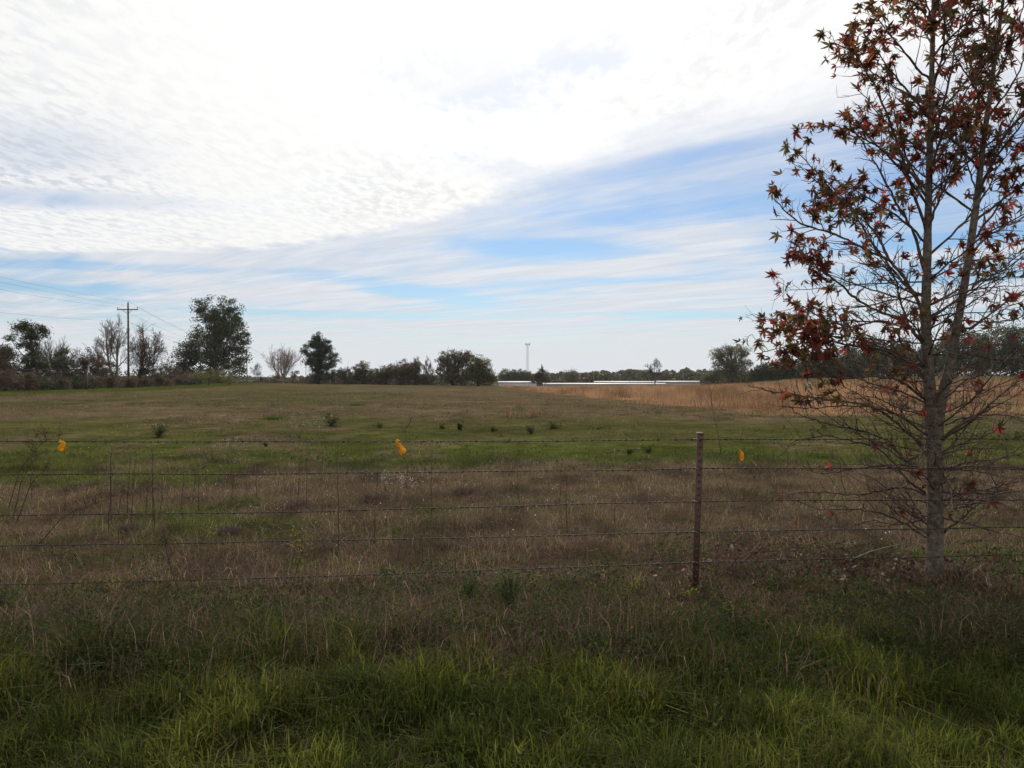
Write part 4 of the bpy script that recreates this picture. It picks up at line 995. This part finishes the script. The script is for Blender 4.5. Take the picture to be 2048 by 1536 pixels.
def make_grass():
    # roadside green grass up to the fence
    x, y = scatter(2.6, 6.6, 210000, .8)
    clump = fbm(x * 4.2, y * 4.2, 101, 3); big = fbm(x * 1.0, y * 1.3, 103, 3); mid = fbm(x * 1.9, y * 2.3, 105, 3)
    keep = rng.random(len(x)) < .22 + .95 * sstep(clump * .55 + mid * .45, .38, .58); x, y, clump, big, mid = x[keep], y[keep], clump[keep], big[keep], mid[keep]
    c, isg = blade_cols(x, y, .05); n = len(x)
    lush = sstep(fbm(x * 2.1, y * 2.1, 107, 3), .40, .62)[:, None]
    c = np.where(isg[:, None], c * (.62 + .5 * lush) * (1 + lush * np.array([.12, .06, -.1])), c)
    c = c * (1.0 + .15 * (1 - sstep(y, 3.4, 4.0)))[:, None]
    h = rng.uniform(.06, .23, n) * (.25 + 1.35 * clump) * (.75 + .55 * mid) * (1 - .62 * sstep(y, 5.0, 5.6)) * (1 - .35 * (1 - sstep(y, 3.4, 4.1)))
    w = rng.uniform(.003, .0085, n)
    mb = MB(); mb.blades(x, y, G(x, y), h, w, rng.gamma(2.0, .40, n), c)
    o = mb.build('roadside_grass', M_GRASS); o['kind'] = 'stuff'; o['label'] = 'thick dark green grass on the roadside before the fence'; o['category'] = 'grass'
    # matted dead grass on the bank by the fence
    x, y = scatter(5.0, 7.0, 26000, .6)
    keep = rng.random(len(x)) < np.exp(-((y - 5.7) / .5) ** 2) * sstep(fbm(x * .9, y * 1.2, 111, 3), .38, .62); x, y = x[keep], y[keep]; n = len(x)
    t = rng.random((n, 1)); c = np.where(rng.random((n, 1)) < .12, C_STRAW * .8, C_BROWN * (.6 + .8 * t)); c = np.where(rng.random((n, 1)) < .2, C_YGREEN, c)
    mb = MB(); mb.blades(x, y, G(x, y), rng.uniform(.10, .30, n) * (1.1 - .65 * sstep(y, 5.3, 5.9)), rng.uniform(.002, .0042, n), rng.gamma(4, .4, n), c)
    o = mb.build('matted_grass', M_GRASS); o['kind'] = 'stuff'; o['label'] = 'matted brown dead grass bent over along the foot of the fence'; o['category'] = 'grass'
    # ragged tangle of tall thin weeds and dead stems in front of the fence
    x, y = scatter(4.0, 5.8, 34000, .5)
    keep = rng.random(len(x)) < np.exp(-((y - 5.0) / .55) ** 2) * (.10 + .9 * sstep(fbm(x * 1.5, y * 1.8, 115, 3), .42, .66)); x, y = x[keep], y[keep]; n = len(x)
    t = rng.random((n, 1)); c = np.where(t < .42, C_BROWN * (.5 + 1.2 * rng.random((n, 1))), np.where(t < .50, C_STRAW * .9, np.where(t < .8, C_DGREEN * 1.1, C_DARKBR)))
    mb = MB(); mb.blades(x, y, G(x, y), rng.uniform(.12, .40, n) * (1.1 - .5 * sstep(y, 5.0, 5.6)), rng.uniform(.0018, .0038, n), rng.gamma(3, .33, n), c)
    o = mb.build('verge_tangle', M_GRASS); o['kind'] = 'stuff'; o['label'] = 'ragged tangle of dead stems and thin weeds in front of the fence'; o['category'] = 'weeds'
    # dark leafy weeds mixed into it
    mb = MB()
    for k in range(170):
        cy_ = rng.normal(5.15, .42); cx_ = rng.uniform(-1, 1) * (.72 * cy_ + .2); r_ = rng.uniform(.05, .17); m_ = int(rng.uniform(60, 190)); hh = rng.uniform(.08, .32)
        q = np.c_[cx_ + rng.normal(0, r_, m_), cy_ + rng.normal(0, r_ * .8, m_), g1(cx_, cy_) + hh * rng.random(m_) ** .7]
        mb.cards(q, rng.uniform(.010, .030, m_), pick_cols([((.022, .036, .012), 3), ((.034, .052, .016), 2), ((.05, .036, .024), .8), ((.09, .08, .015), .25)], m_), .55, .4)
    o = mb.build('verge_weeds', M_GRASS); o['kind'] = 'stuff'; o['label'] = 'dark small leaved weeds tangled in front of the fence'; o['category'] = 'weeds'
    # brown field grass just behind the fence
    x, y = scatter(6.2, 19, 400000, .8)
    keep = rng.random(len(x)) < (1 - sstep(y, 13, 19)) * (.45 + .8 * sstep(fbm(x * 1.6, y * 1.2, 121, 3), .35, .65)); x, y = x[keep], y[keep]
    c, isg = blade_cols(x, y, .10); n = len(x); c = c * (.55 + .9 * sstep(fbm(x * 2.2, y * 1.5, 129, 3), .3, .66))[:, None]
    h = rng.uniform(.05, .13, n) * (.6 + .8 * fbm(x * .9, y * .7, 123, 3)) * np.where(isg, .9, 1.1) + .08 * sstep(fbm(x * 1.4, y, 127, 2), .62, .8)
    mb = MB(); mb.blades(x, y, G(x, y), h, rng.uniform(.003, .0062, n) * np.where(c[:, 0] > .15, .6, 1), rng.gamma(2.4, .42, n), c)
    o = mb.build('dead_grass', M_GRASS); o['kind'] = 'stuff'; o['label'] = 'short brown winter grass in the field just behind the fence'; o['category'] = 'grass'
    x, y = scatter(6.2, 13.5, 90000, .6)
    keep = rng.random(len(x)) < sstep(fbm(x * 1.9, y * 1.4, 181, 4), .46, .62) * (1 - .6 * sstep(y, 10, 13.5)) * (1 - .8 * greenness(x, y)); x, y = x[keep], y[keep]; n = len(x)
    t = rng.random((n, 1)); c = np.where(t < .16, C_STRAW * 1.05, np.where(t < .7, C_BROWN * (.8 + .7 * rng.random((n, 1))), C_DARKBR))
    mb = MB(); mb.blades(x, y, G(x, y), rng.uniform(.09, .24, n), rng.uniform(.0025, .0050, n), rng.gamma(5, .34, n), c)
    o = mb.build('matted_tufts', M_GRASS); o['kind'] = 'stuff'; o['label'] = 'matted curling tufts of dead grass in the brown strip behind the fence'; o['category'] = 'grass'
    # pasture further out
    x, y = scatter(12, 100, 420000, 1.5)
    keep = (rng.random(len(x)) < sstep(y, 12, 16) * (1 - .95 * sstep(y, 35, 95)) * (.25 + .95 * sstep(fbm(x * .5, y * .3, 131, 3), .35, .65))) & (orange_mask(x, y) < .5); x, y = x[keep], y[keep]
    c, isg = blade_cols(x, y, .04); n = len(x)
    h = rng.uniform(.04, .10, n) * (.3 + 1.5 * sstep(fbm(x * .5, y * .35, 133, 3), .3, .7)) * (1 + .4 * sstep(y, 25, 80))
    mb = MB(); mb.blades(x, y, G(x, y), h, rng.uniform(.008, .014, n) * (1 + sstep(y, 20, 60)), rng.gamma(2.2, .36, n), c, segs=1)
    o = mb.build('pasture_grass', M_GRASS); o['kind'] = 'stuff'; o['label'] = 'green and brown pasture grass across the middle of the field'; o['category'] = 'grass'
    # orange broomsedge
    y = np.sqrt(rng.uniform(31 ** 2, 160 ** 2, 420000)); x = (rng.uniform(S(960), S(2200), len(y))) * y
    m = orange_mask(x, y); near = np.clip(70 / y, .3, 1) ** 1.5
    keep = rng.random(len(x)) < m * near * .85; x, y = x[keep], y[keep]; n = len(x)
    cl = fbm(x * .7, y * .7, 141, 3); t = rng.random((n, 1))
    c = np.where(rng.random((n, 1)) < .18, np.array([.15, .075, .05]), C_ORANGE * (.65 + .7 * t)); c = np.where(rng.random((n, 1)) < .15, C_STRAW * .8, c); c = c * (.5 + .85 * sstep(fbm(x * .45, y * .25, 143, 4), .32, .66))[:, None]
    h = rng.uniform(.3, .75, n) * (.18 + 1.35 * sstep(cl, .32, .66)) * (1 - .45 * sstep(y, 80, 130)) * (.35 + .65 * sstep(orange_mask(x, y), .2, .95)); w = rng.uniform(.012, .022, n) * np.clip(y / 45, 1, 2.6)
    mb = MB(); mb.blades(x, y, G(x, y), h, w, rng.gamma(2, .12, n), c, segs=1)
    o = mb.build('broomsedge', M_GRASS); o['kind'] = 'stuff'; o['label'] = 'tall orange brown broomsedge grass on the right of the field'; o['category'] = 'grass'
    # low broad leaved weeds among the roadside grass
    x, y = scatter(2.7, 7.5, 42000, .6); keep = sstep(fbm(x * 1.3, y * 1.3, 151, 3) + .10 * np.exp(-((y - 5.1) / .7) ** 2) + .14 * sstep(x, 1.7, 2.6) * sstep(y, 4.4, 5.2), .54, .66) * (.15 + .85 * sstep(y, 3.9, 4.8)) > rng.random(len(x)); x, y = x[keep], y[keep]; n = len(x)
    mb = MB(); mb.cards(np.c_[x, y, G(x, y) + rng.uniform(.02, .17, n)], rng.uniform(.012, .034, n), pick_cols([((.034, .056, .016), 3), ((.05, .070, .022), 1), ((.022, .036, .012), 3)], n), .6, .5)
    o = mb.build('low_weeds', M_GRASS); o['kind'] = 'stuff'; o['label'] = 'low broad leaved weeds among the roadside grass'; o['category'] = 'weeds'
    # dead leaves under the tree
    x = rng.normal(2.75, .8, 2400); y = rng.normal(6.85, .5, 2400); n = len(x)
    mb = MB(); mb.cards(np.c_[x, y, G(x, y) + rng.uniform(.02, .12, n)], rng.uniform(.02, .065, n), pick_cols([((.040, .022, .018), 4), ((.065, .036, .026), 2), ((.075, .020, .016), .2), ((.16, .12, .095), .25)], n), .6, .5)
    o = mb.build('leaf_litter', M_GUM); o['kind'] = 'stuff'; o['label'] = 'fallen brown and red leaves lying under the red tree'; o['category'] = 'fallen leaves'
    # pale seed fluff
    x, y = scatter(8, 22, 2200, .5); keep = sstep(fbm(x * .45, y * .35, 161, 3), .5, .62) > rng.random(len(x)); x, y = x[keep], y[keep]; n = len(x)
    mb = MB(); mb.cards(np.c_[x, y, G(x, y) + rng.uniform(.05, .18, n)], rng.uniform(.010, .022, n), pick_cols([((.34, .31, .27), 1)], n), .8)
    o = mb.build('seed_fluff', M_GRASS); o['kind'] = 'stuff'; o['label'] = 'pale seed fluff on the field grass'; o['category'] = 'seed heads'
make_grass()

# ------------------------------------------------------------------ single weeds and shrubs
STALK = (.050, .034, .025)
def stalk(label, pts, Y, r=.003, branches=4, head=None, group=None, name='weed_stalk', col=STALK, seed=1, cat='weed', blen=.14, headn=10, headsize=.02):
    rd = np.random.default_rng(seed)
    P = np.array([at(a, b, Y) for a, b in pts]); b = P[0].copy(); b[2] = g1(b[0], Y)
    P[:, 1] += np.linspace(0, rd.uniform(-.08, .08), len(P))
    root = empty(name, b, label, cat, group)
    m = MB(); P = P - b; P[0] = (0, 0, -.03)
    t = np.linspace(0, 1, len(P)); q = np.linspace(0, 1, max(6, 2 * len(P))); PP = np.stack([np.interp(q, t, P[:, i]) for i in range(3)], 1)
    PP[1:] += rd.normal(size=PP[1:].shape) * r * .8
    m.tube(PP, np.linspace(r, r * .45, len(PP)), 4, col); tips = [PP[-1]]
    for k in range(branches):
        f = rd.uniform(.35, .98); i = int(f * (len(PP) - 1)); s0 = PP[i]
        d = rd.normal(size=3) * .5 + np.array([0, 0, .8]); d /= np.linalg.norm(d); L_ = blen * rd.uniform(.4, 1.2)
        e = s0 + d * L_; m.tube(np.array([s0, (s0 + e) / 2 + rd.normal(size=3) * .008, e]), np.array([.6, .45, .3]) * r, 3, col, cap=False); tips.append(e)
    m.build('stem', M_BARK, root)
    if head:
        h = MB(); tips = np.array(tips); c = np.repeat(tips, headn, 0) + rd.normal(size=(len(tips) * headn, 3)) * headsize * np.array([.8, .8, 1.6])
        h.cards(c, headsize * rd.uniform(.5, 1.1, len(c)), np.array(head) * rd.uniform(.7, 1.3, (len(c), 1)), .6); h.build('seed_head', M_GRASS, root)['kind'] = 'stuff'
    return root
def field_stalks():
    G1 = 'dry weed stalks standing behind the left half of the fence'
    data = [(217, 1067, 218, 893), (222, 1040, 221, 905), (256, 1040, 262, 912), (262, 1038, 268, 908), (309, 1050, 308, 884), (305, 1045, 309, 950), (129, 1018, 130, 956), (236, 1026, 246, 962), (292, 1040, 293, 948), (320, 1030, 321, 950), (362, 1016, 363, 944), (397, 1022, 396, 942), (383, 985, 396, 938), (413, 985, 407, 925), (465, 1000, 465, 930), (66, 1000, 66, 945)]
    data.sort(key=lambda d: d[2])
    nth = ('first', 'second', 'third', 'fourth', 'fifth', 'sixth', 'seventh', 'eighth', 'ninth', 'tenth', 'eleventh', 'twelfth', 'thirteenth', 'fourteenth', 'fifteenth', 'sixteenth')
    ordn = [f'{q} thin dry stalk from the left in the cluster behind the left fence wires' for q in nth]
    for i, (x0, y0, x1, y1) in enumerate(data):
        b = ground_hit(x0, y0 + 8)
        stalk(ordn[i], [(x0, y0 + 8), ((x0 + x1) / 2 + rng.uniform(-2, 2), (y0 + y1) / 2), (x1, y1)], b[1], .0052, rng.integers(2, 6), (.13, .09, .07) if i % 2 == 0 else None, G1, seed=i + 3, blen=.09)
    for i, (lab, pts, br, head) in enumerate((
            ('tall dry stalk with a dark bushy tip left of the middle of the fence', [(513, 998), (513, 950), (515, 922)], 5, (.06, .05, .035)),
            ('thin stalk standing on a dark grass tuft left of the tallest stalk', [(595, 1010), (598, 950), (602, 914)], 2, None),
            ('straight bare stalk between the tuft stalk and the tallest stalk', [(614, 1020), (614, 950), (614, 888)], 1, None),
            ('tallest bare stalk reaching the top wire left of the middle flag', [(676, 1106), (676, 1000), (674, 940), (674, 886)], 2, None),
            ('brushy topped stalk left of the middle yellow flag', [(752, 1008), (753, 960), (757, 918)], 7, (.11, .08, .065)),
            ('thin straight stalk just right of the middle yellow flag', [(863, 1045), (863, 960), (864, 902)], 2, None),
            ('short stalk below the middle yellow flag', [(812, 985), (813, 950), (815, 922)], 3, (.12, .09, .07)),
            ('stalk low on the third wire below the middle flag', [(827, 1035), (827, 1020), (828, 995)], 2, None),
            ('stalk crossing the lower wires left of the middle of the photo', [(748, 1090), (749, 1045), (751, 1000)], 1, None),
            ('forked dry stalk at the centre of the photo behind the fence', [(1040, 1012), (1036, 980), (1034, 942)], 4, None),
            ('reddish dry stalk pair left of the steel post', [(1119, 1010), (1120, 985), (1123, 962)], 5, (.14, .06, .04)),
            ('thin dark stalk right of the reddish dry stalk', [(1134, 1060), (1132, 1000), (1134, 948)], 2, None),
            ('short dark stalk halfway between the reddish stalk and the steel post', [(1230, 1055), (1230, 1025), (1231, 998)], 2, None))):
        b = ground_hit(*pts[0]); stalk(lab, pts, b[1], .0046, br, head, seed=60 + i, blen=.08)
    # leaning plumes at the left edge
    for lab, pts, sd_, hn in (('long leaning dry plume pointing at the left yellow flag', [(14, 980), (40, 940), (66, 908), (84, 888), (104, 876), (124, 868)], 71, 46),
                              ('thinner leaning dry stem under the long plume', [(22, 1005), (44, 955), (60, 925), (76, 905)], 72, 8),
                              ('brown feathery leaning stem below the left yellow flag', [(30, 1010), (62, 970), (80, 948), (98, 924)], 73, 16),
                              ('fallen dark plume lying towards the third wire at left', [(62, 1068), (128, 1030), (180, 1010), (215, 1000)], 74, 22)):
        b = ground_hit(pts[0][0], min(pts[0][1] + 40, 1100))
        stalk(lab, pts, b[1], .0060, 8, (.055, .036, .027), seed=sd_, blen=.13, headn=int(hn * .8), headsize=.028, name='leaning_weed')
    # slender tall weed right of the post
    b = ground_hit(1511, 1113)
    r = stalk('tall slender bare weed leaning left just right of the steel post', [(1511, 1113), (1490, 1060), (1462, 995), (1445, 920), (1434, 860), (1427, 820), (1418, 770)], b[1], .0042, 3, None, name='slender_weed', seed=80, blen=.18, col=(.10, .06, .045))
    m = MB(); bb = np.array(r.location)
    for s, e in (((1427, 822), (1400, 784)), ((1427, 825), (1450, 790)), ((1430, 842), (1396, 800)), ((1432, 850), (1446, 815)), ((1425, 812), (1420, 762))):
        m.tube(np.array([at(*s, b[1]), (at(*s, b[1]) + at(*e, b[1])) / 2 + [0, 0, -.01], at(*e, b[1])]) - bb, np.array([.002, .0016, .001]), 3, (.10, .06, .045), cap=False)
    m.build('twig', M_BARK, r)
    b = ground_hit(1600, 1060); stalk('thin arching stem between the steel post and the tree', [(1600, 1060), (1560, 1000), (1530, 950), (1500, 925)], b[1], .003, 2, None, seed=81)
    # dark stalks in front of the fence
    for lab, pts, Y, sd_, head in (('dark dead stalk with a seed clump in front of the lower wires at left', [(402, 1262), (372, 1200), (352, 1155), (342, 1110), (336, 1075)], 5.6, 85, (.05, .035, .03)),
                                   ('dark bent stalk left of the steel post foot', [(1345, 1248), (1325, 1205), (1308, 1170), (1300, 1160)], 5.6, 86, None),
                                   ('bushy dark stem with small yellow leaves in front of the wires', [(575, 1250), (580, 1180), (600, 1120), (612, 1075)], 5.7, 87, (.14, .12, .02)),
                                   ('pale tan stem leaning at the left edge in front of the fence', [(62, 1275), (40, 1240), (8, 1215), (-20, 1190)], 5.3, 88, None),
                                   ('pale broken stem leaning right in the matted grass left of the middle', [(718, 1235), (735, 1195), (752, 1165), (766, 1148)], 5.9, 89, None),
                                   ('long pale stem lying across the grass below the middle', [(880, 1295), (850, 1250), (830, 1215), (812, 1160)], 5.4, 90, None)):
        c = (.24, .18, .12) if 'pale' in lab else (.05, .038, .03)
        stalk(lab, pts, Y, .0042, 5 if head else 2, head, seed=sd_, col=c, blen=.12, headn=16, headsize=.026)
field_stalks()

def tuft(name, label, px, py, wpx, hpx, cols, kind='grass', n=220, group=None, cat='plant', lean=.35, bw=None):
    b = ground_hit(px, py); Y = b[1]; k = Y / F
    root = empty(name, b, label, cat, group)
    mb = MB(); rad = wpx * k * .5
    if kind == 'grass':
        sp = .62 if name == 'grass_clump' else .35; x = rng.normal(0, rad * sp, n); y = rng.normal(0, rad * sp, n)
        mb.blades(x, y, np.zeros(n), hpx * k * rng.uniform(.5, 1.05, n), np.full(n, bw or .006 * max(1, Y / 10)), rng.gamma(2, lean / 2, n), pick_cols(cols, n), leandir=np.arctan2(y, x) + rng.normal(0, .4, n))
        mb.build('blades', M_GRASS, root)['kind'] = 'stuff'
    else:
        st = MB(); tips = []
        for i in range(max(5, n // 25)):
            e = np.array([rng.normal(0, rad * .62), rng.normal(0, rad * .5), hpx * k * rng.uniform(.45, 1.0)])
            st.tube(np.array([[0, 0, -.02], e * [.35, .35, .5], e]), np.array([.006, .004, .002]) * max(1, Y / 9), 4, (.06, .055, .03), cap=False)
            for q in range(7): tips.append(e * (.10 + .14 * q) * [1.1, 1.1, 1])
        st.build('stem', M_BARK, root)
        t = np.array(tips); c = t[rng.integers(0, len(t), n * 3)] + rng.normal(size=(n * 3, 3)) * rad * .20
        mb.cards(c, (bw or .03) * max(1, Y / 12) * rng.uniform(.5, 1.2, n * 3), pick_cols(cols, n * 3), .4); mb.build('leaves', M_GRASS, root)['kind'] = 'stuff'
    return root
def field_plants():
    DG = [((.030, .042, .016), 3), ((.050, .058, .024), 2), ((.06, .05, .03), 1)]; GR = [((.040, .062, .010), 3), ((.055, .070, .014), 2)]; TAN = [((.20, .13, .075), 2), ((.13, .078, .05), 2)]; DB = [((.06, .042, .04), 3), ((.09, .06, .05), 1)]
    FG = [((.045, .075, .022), 3), ((.065, .095, .03), 2), ((.03, .05, .018), 2)]
    tuft('field_shrub', 'dark bushy weed standing in the pasture above the left wires', 317, 874, 40, 34, DG, 'bush', 160, bw=.035)
    tuft('field_shrub', 'low dark rounded weed in the pasture left of the middle flag', 660, 852, 40, 24, DG, 'bush', 160, bw=.035)
    tuft('green_clump', 'bright green low clump left of the dark rounded weed', 548, 840, 62, 11, GR, 'grass', 260, lean=.9)
    tuft('green_clump', 'small bright green patch of grass behind the middle of the pasture', 710, 812, 34, 6, GR, 'grass', 140, lean=.9)
    tuft('tan_tuft', 'left of the two tan grass tufts near the centre of the field', 1015, 836, 22, 32, TAN, 'grass', 60, lean=.4, bw=.011)
    tuft('tan_tuft', 'right and redder of the two tan grass tufts near the centre', 1067, 834, 22, 30, [((.15, .078, .048), 2), ((.20, .13, .08), 1)], 'grass', 70, lean=.4, bw=.011)
    for px, py, w, h, lab in ((985, 864, 16, 14, 'tiny dark weed left of the two dark weeds at centre'), (920, 860, 14, 12, 'tiny dark weed halfway between middle flag and tan tufts'), (1063, 868, 20, 22, 'pointed dark weed below the redder tan tuft'), (1108, 858, 24, 18, 'dark double weed right of the pointed dark weed'),
                              (1258, 909, 20, 14, 'dark weed just above the second wire left of the steel post'), (1296, 908, 22, 18, 'larger dark weed near the steel post above the second wire'), (1190, 858, 44, 12, 'low green weed patch behind the top wire right of centre'), (533, 894, 10, 14, 'tiny dark weed touching the top wire left of centre'),
                              (760, 856, 24, 10, 'low dark weed left of the curled dead stalk'), (2030, 880, 40, 22, 'dark bush behind the top wire at the right edge'), (885, 858, 16, 8, 'flat dark weed right of the curled dead stalk'), (235, 975, 26, 18, 'dark green weed behind the second wire at left')):
        tuft('dark_weed', lab, px, py, w * rng.uniform(.9, 1.6), h * rng.uniform(.7, 1.1), (DG if rng.random() < .6 else DG + GR) if px != 1190 else GR, 'bush', int(rng.uniform(50, 130)), 'small dark weeds in the pasture', 'weed', bw=rng.uniform(.02, .04))
    # low weeds scattered through the pasture, too many and too low to tell apart
    x, y = scatter(14, 46, 900, 0); keep = (sstep(fbm(x * .25, y * .2, 171, 3), .46, .6) > rng.random(len(x))) & (orange_mask(x, y) < .2); x, y = x[keep], y[keep]
    wm = MB()
    for a_, b_ in zip(x, y):
        r_ = rng.uniform(.06, .30); m_ = int(30 * (r_ / .2) + 8); zz = g1(a_, b_)
        cc_ = np.c_[a_ + rng.normal(0, r_, m_), b_ + rng.normal(0, r_, m_), zz + np.abs(rng.normal(0, r_ * .35, m_)) + .02]
        wm.cards(cc_, rng.uniform(.03, .075, m_), pick_cols(DG if rng.random() < .5 else GR if rng.random() < .6 else DB, m_), .6)
    o = wm.build('pasture_weeds', M_GRASS); o['kind'] = 'stuff'; o['label'] = 'low scattered weeds blending into the pasture'; o['category'] = 'weeds'
    # curled dead stalk
    b = ground_hit(808, 866)
    for lab, pts, sd_ in (('curled dead stalk bending right above the middle flag', [(808, 866), (812, 856), (819, 846), (822, 834)], 91), ('thin dead stalk beside the curled one', [(806, 866), (803, 850), (804, 838)], 92)):
        stalk(lab, pts, b[1], .012 if sd_ == 91 else .005, 5, (.07, .055, .04) if sd_ == 91 else None, seed=sd_, blen=.12, headn=14, headsize=.035)
    # fluffy pale weed clusters
    for px, py, w, h, lab in ((600, 876, 70, 46, 'pale fluffy dried weed left of the middle flag'), (635, 872, 40, 40, 'smaller pale fluffy weed beside the dark rounded weed'), (465, 905, 60, 26, 'low pale fluffy weed behind the top wire at left'), (770, 985, 60, 40, 'pale seedy weed below the middle flag on the left'), (815, 990, 60, 46, 'pale seedy weed straight below the middle flag')):
        b = ground_hit(px, py); Y = b[1]; k = Y / F; root = empty('fluffy_weed', b, lab, 'weed', 'pale fluffy dried weeds')
        st = MB(); tips = []
        for i in range(16):
            e = np.array([rng.normal(0, w * k * .28), rng.normal(0, w * k * .2), h * k * rng.uniform(.45, 1.05)]); st.tube(np.array([[0, 0, -.02], e * [.45, .45, .6], e]), np.array([.003, .002, .0015]), 3, (.16, .12, .09), cap=False); tips += [e, e * [.9, .9, .88], e * [.75, .75, .75]]
        st.build('stem', M_BARK, root); t = np.repeat(np.array(tips), 4, 0); h_ = MB(); h_.cards(t + rng.normal(size=t.shape) * .022, rng.uniform(.010, .024, len(t)), pick_cols([((.28, .245, .20), 1)], len(t)), .8); h_.build('seed_head', M_GRASS, root)['kind'] = 'stuff'
    for px, py, lab in ((590, 1018, 'dark rounded dead grass tuft under the tuft stalk left of centre'), (750, 1004, 'dark dead grass tuft at the foot of the brushy topped stalk'), (930, 992, 'dark dead grass tuft right of the middle flag stalks'), (258, 1066, 'dark grey tuft at the foot of the left stalk cluster'), (1290, 1010, 'brown tuft left of the steel post near the third wire'), (460, 1072, 'dark tuft between the third and fourth wires at left'), (840, 1190, 'dark brown tuft just under the fifth wire left of the green plants'), (1140, 1180, 'dark purple brown tuft between the green plants and the steel post')):
        tuft('dead_tuft', lab, px, py, 56, 24, DB, 'grass', 320, 'dark dead grass tufts', 'grass tuft', .7, .005)
    # feathery green plants at the fence and yellow-leaved ones
    tuft('feathery_plant', 'tall feathery green plant standing in front of the lowest wires at centre', 1022, 1216, 70, 70, FG, 'bush', 700, 'feathery green plants', bw=.016)
    tuft('feathery_plant', 'smaller feathery green plant left of the tall feathery plant', 938, 1205, 40, 46, FG, 'bush', 400, 'feathery green plants', bw=.016)
    tuft('feathery_plant', 'feathery green plant in the roadside grass right of centre', 1185, 1320, 70, 70, FG, 'bush', 600, 'feathery green plants', bw=.016)
    tuft('feathery_plant', 'dark green leafy plant low in the roadside grass left of centre', 720, 1400, 80, 60, DG + FG, 'bush', 600, 'feathery green plants', bw=.022)
    tuft('feathery_plant', 'dark green plant cut by the left edge below the lowest wire', 4, 1230, 60, 60, FG, 'bush', 500, 'feathery green plants', bw=.018)
    YL = [((.30, .26, .03), 2), ((.14, .15, .03), 2)]
    for px, py, lab in ((598, 1226, 'yellow leaved weed at the foot of the bushy dark stem'), (650, 1222, 'yellow leaved weed right of the bushy dark stem'), (800, 1215, 'yellow leaved weed left of the feathery plants'), (905, 1222, 'yellow leaved weed beside the smaller feathery plant'), (1255, 1205, 'yellow leaved weed left of the steel post'), (1375, 1200, 'yellow leaved weed at the foot of the steel post'), (1450, 1230, 'yellow leaved weed right of the steel post')):
        tuft('yellow_weed', lab, px, py, 46, 26, YL + FG, 'bush', 90, 'yellow leaved weeds along the fence', 'weed', bw=.02)
    for px, py, lab in ((235, 1190, 'yellow straw tuft in front of the fifth wire at left'), (335, 1180, 'thin yellow straw tuft right of the left straw tuft'), (1268, 1185, 'yellow green straw tuft left of the steel post foot'), (480, 1240, 'yellow straw tuft below the wires left of centre')):
        tuft('straw_tuft', lab, px, py, 34, 56, [((.20, .15, .05), 2), ((.14, .11, .05), 2)], 'grass', 22, 'yellow straw tufts', 'grass tuft', .8, .0035)
    for px, py, w_, h_, lab in ((1905, 1168, 70, 34, 'grey brown brush heap against the right side of the trunk foot'), (1820, 1172, 60, 26, 'low brown brush against the left side of the trunk foot'), (1500, 1150, 90, 26, 'dark brown brush between the steel post and the tree'), (1690, 1130, 90, 24, 'dark brown brush heap left of the trunk')):
        tuft('brush_heap', lab, px, py, w_, h_, DB, 'bush', 110, 'brown brush heaps under the red tree', 'brush', bw=.04)
    # bright grass clumps at the road edge
    for px, py, lab in ((1870, 1500, 'bright green grass clump near the lower right corner'), (960, 1500, 'bright green grass clump at the bottom centre'), (1330, 1510, 'bright green grass clump at the bottom right of centre'), (260, 1500, 'bright green grass clump at the lower left'), (1560, 1430, 'dark green grass clump below the tree and left of it')):
        tuft('grass_clump', lab, px, py, 230, 62, [((.052, .078, .014), 3), ((.085, .098, .018), 2)], 'grass', 420, 'bright grass clumps at the road edge', 'grass tuft', .9, .005)
    # dead sticks under the tree
    for i, (pts, lab) in enumerate((([(1522, 1176), (1530, 1158), (1552, 1140)], 'pale bent stick right of the steel post foot'), ([(1440, 1158), (1500, 1128), (1548, 1100)], 'long dark stick lying between post and tree'), ([(1700, 1120), (1760, 1110), (1840, 1106)], 'grey stick lying just left of the trunk foot'), ([(1450, 1140), (1510, 1112), (1600, 1120)], 'second dark stick crossing the long stick'))):
        Y = 6.55; P = np.array([at(a, b, Y) for a, b in pts]); P[:, 1] += [0, .15, .35][:len(P)]
        for q in P: q[2] = max(q[2], g1(q[0], q[1]) + .03)
        m = MB(); m.tube(P - P[0], np.array([.006, .005, .003]), 5, (.20, .18, .15) if 'pale' in lab or 'grey' in lab else (.07, .05, .04)); o = m.build('fallen_stick', M_BARK); o.location = P[0]; tag(o, lab, 'stick', 'fallen sticks under the tree')
field_plants()

# ------------------------------------------------------------------ haze
def haze(density):
    mb = MB(); mb.box((0, 0, 14), (2150, 2150, 27), (1, 1, 1))
    m, N, L = mat_new('thin_haze'); out = N.new('ShaderNodeOutputMaterial'); v = N.new('ShaderNodeVolumePrincipled')
    v.inputs['Color'].default_value = (.9, .93, .97, 1); v.inputs['Density'].default_value = density; v.inputs['Anisotropy'].default_value = 0.2
    L.new(v.outputs[0], out.inputs['Volume'])
    o = mb.build('haze', m); o['kind'] = 'stuff'
HAZE = 0.0001
if HAZE: haze(HAZE)
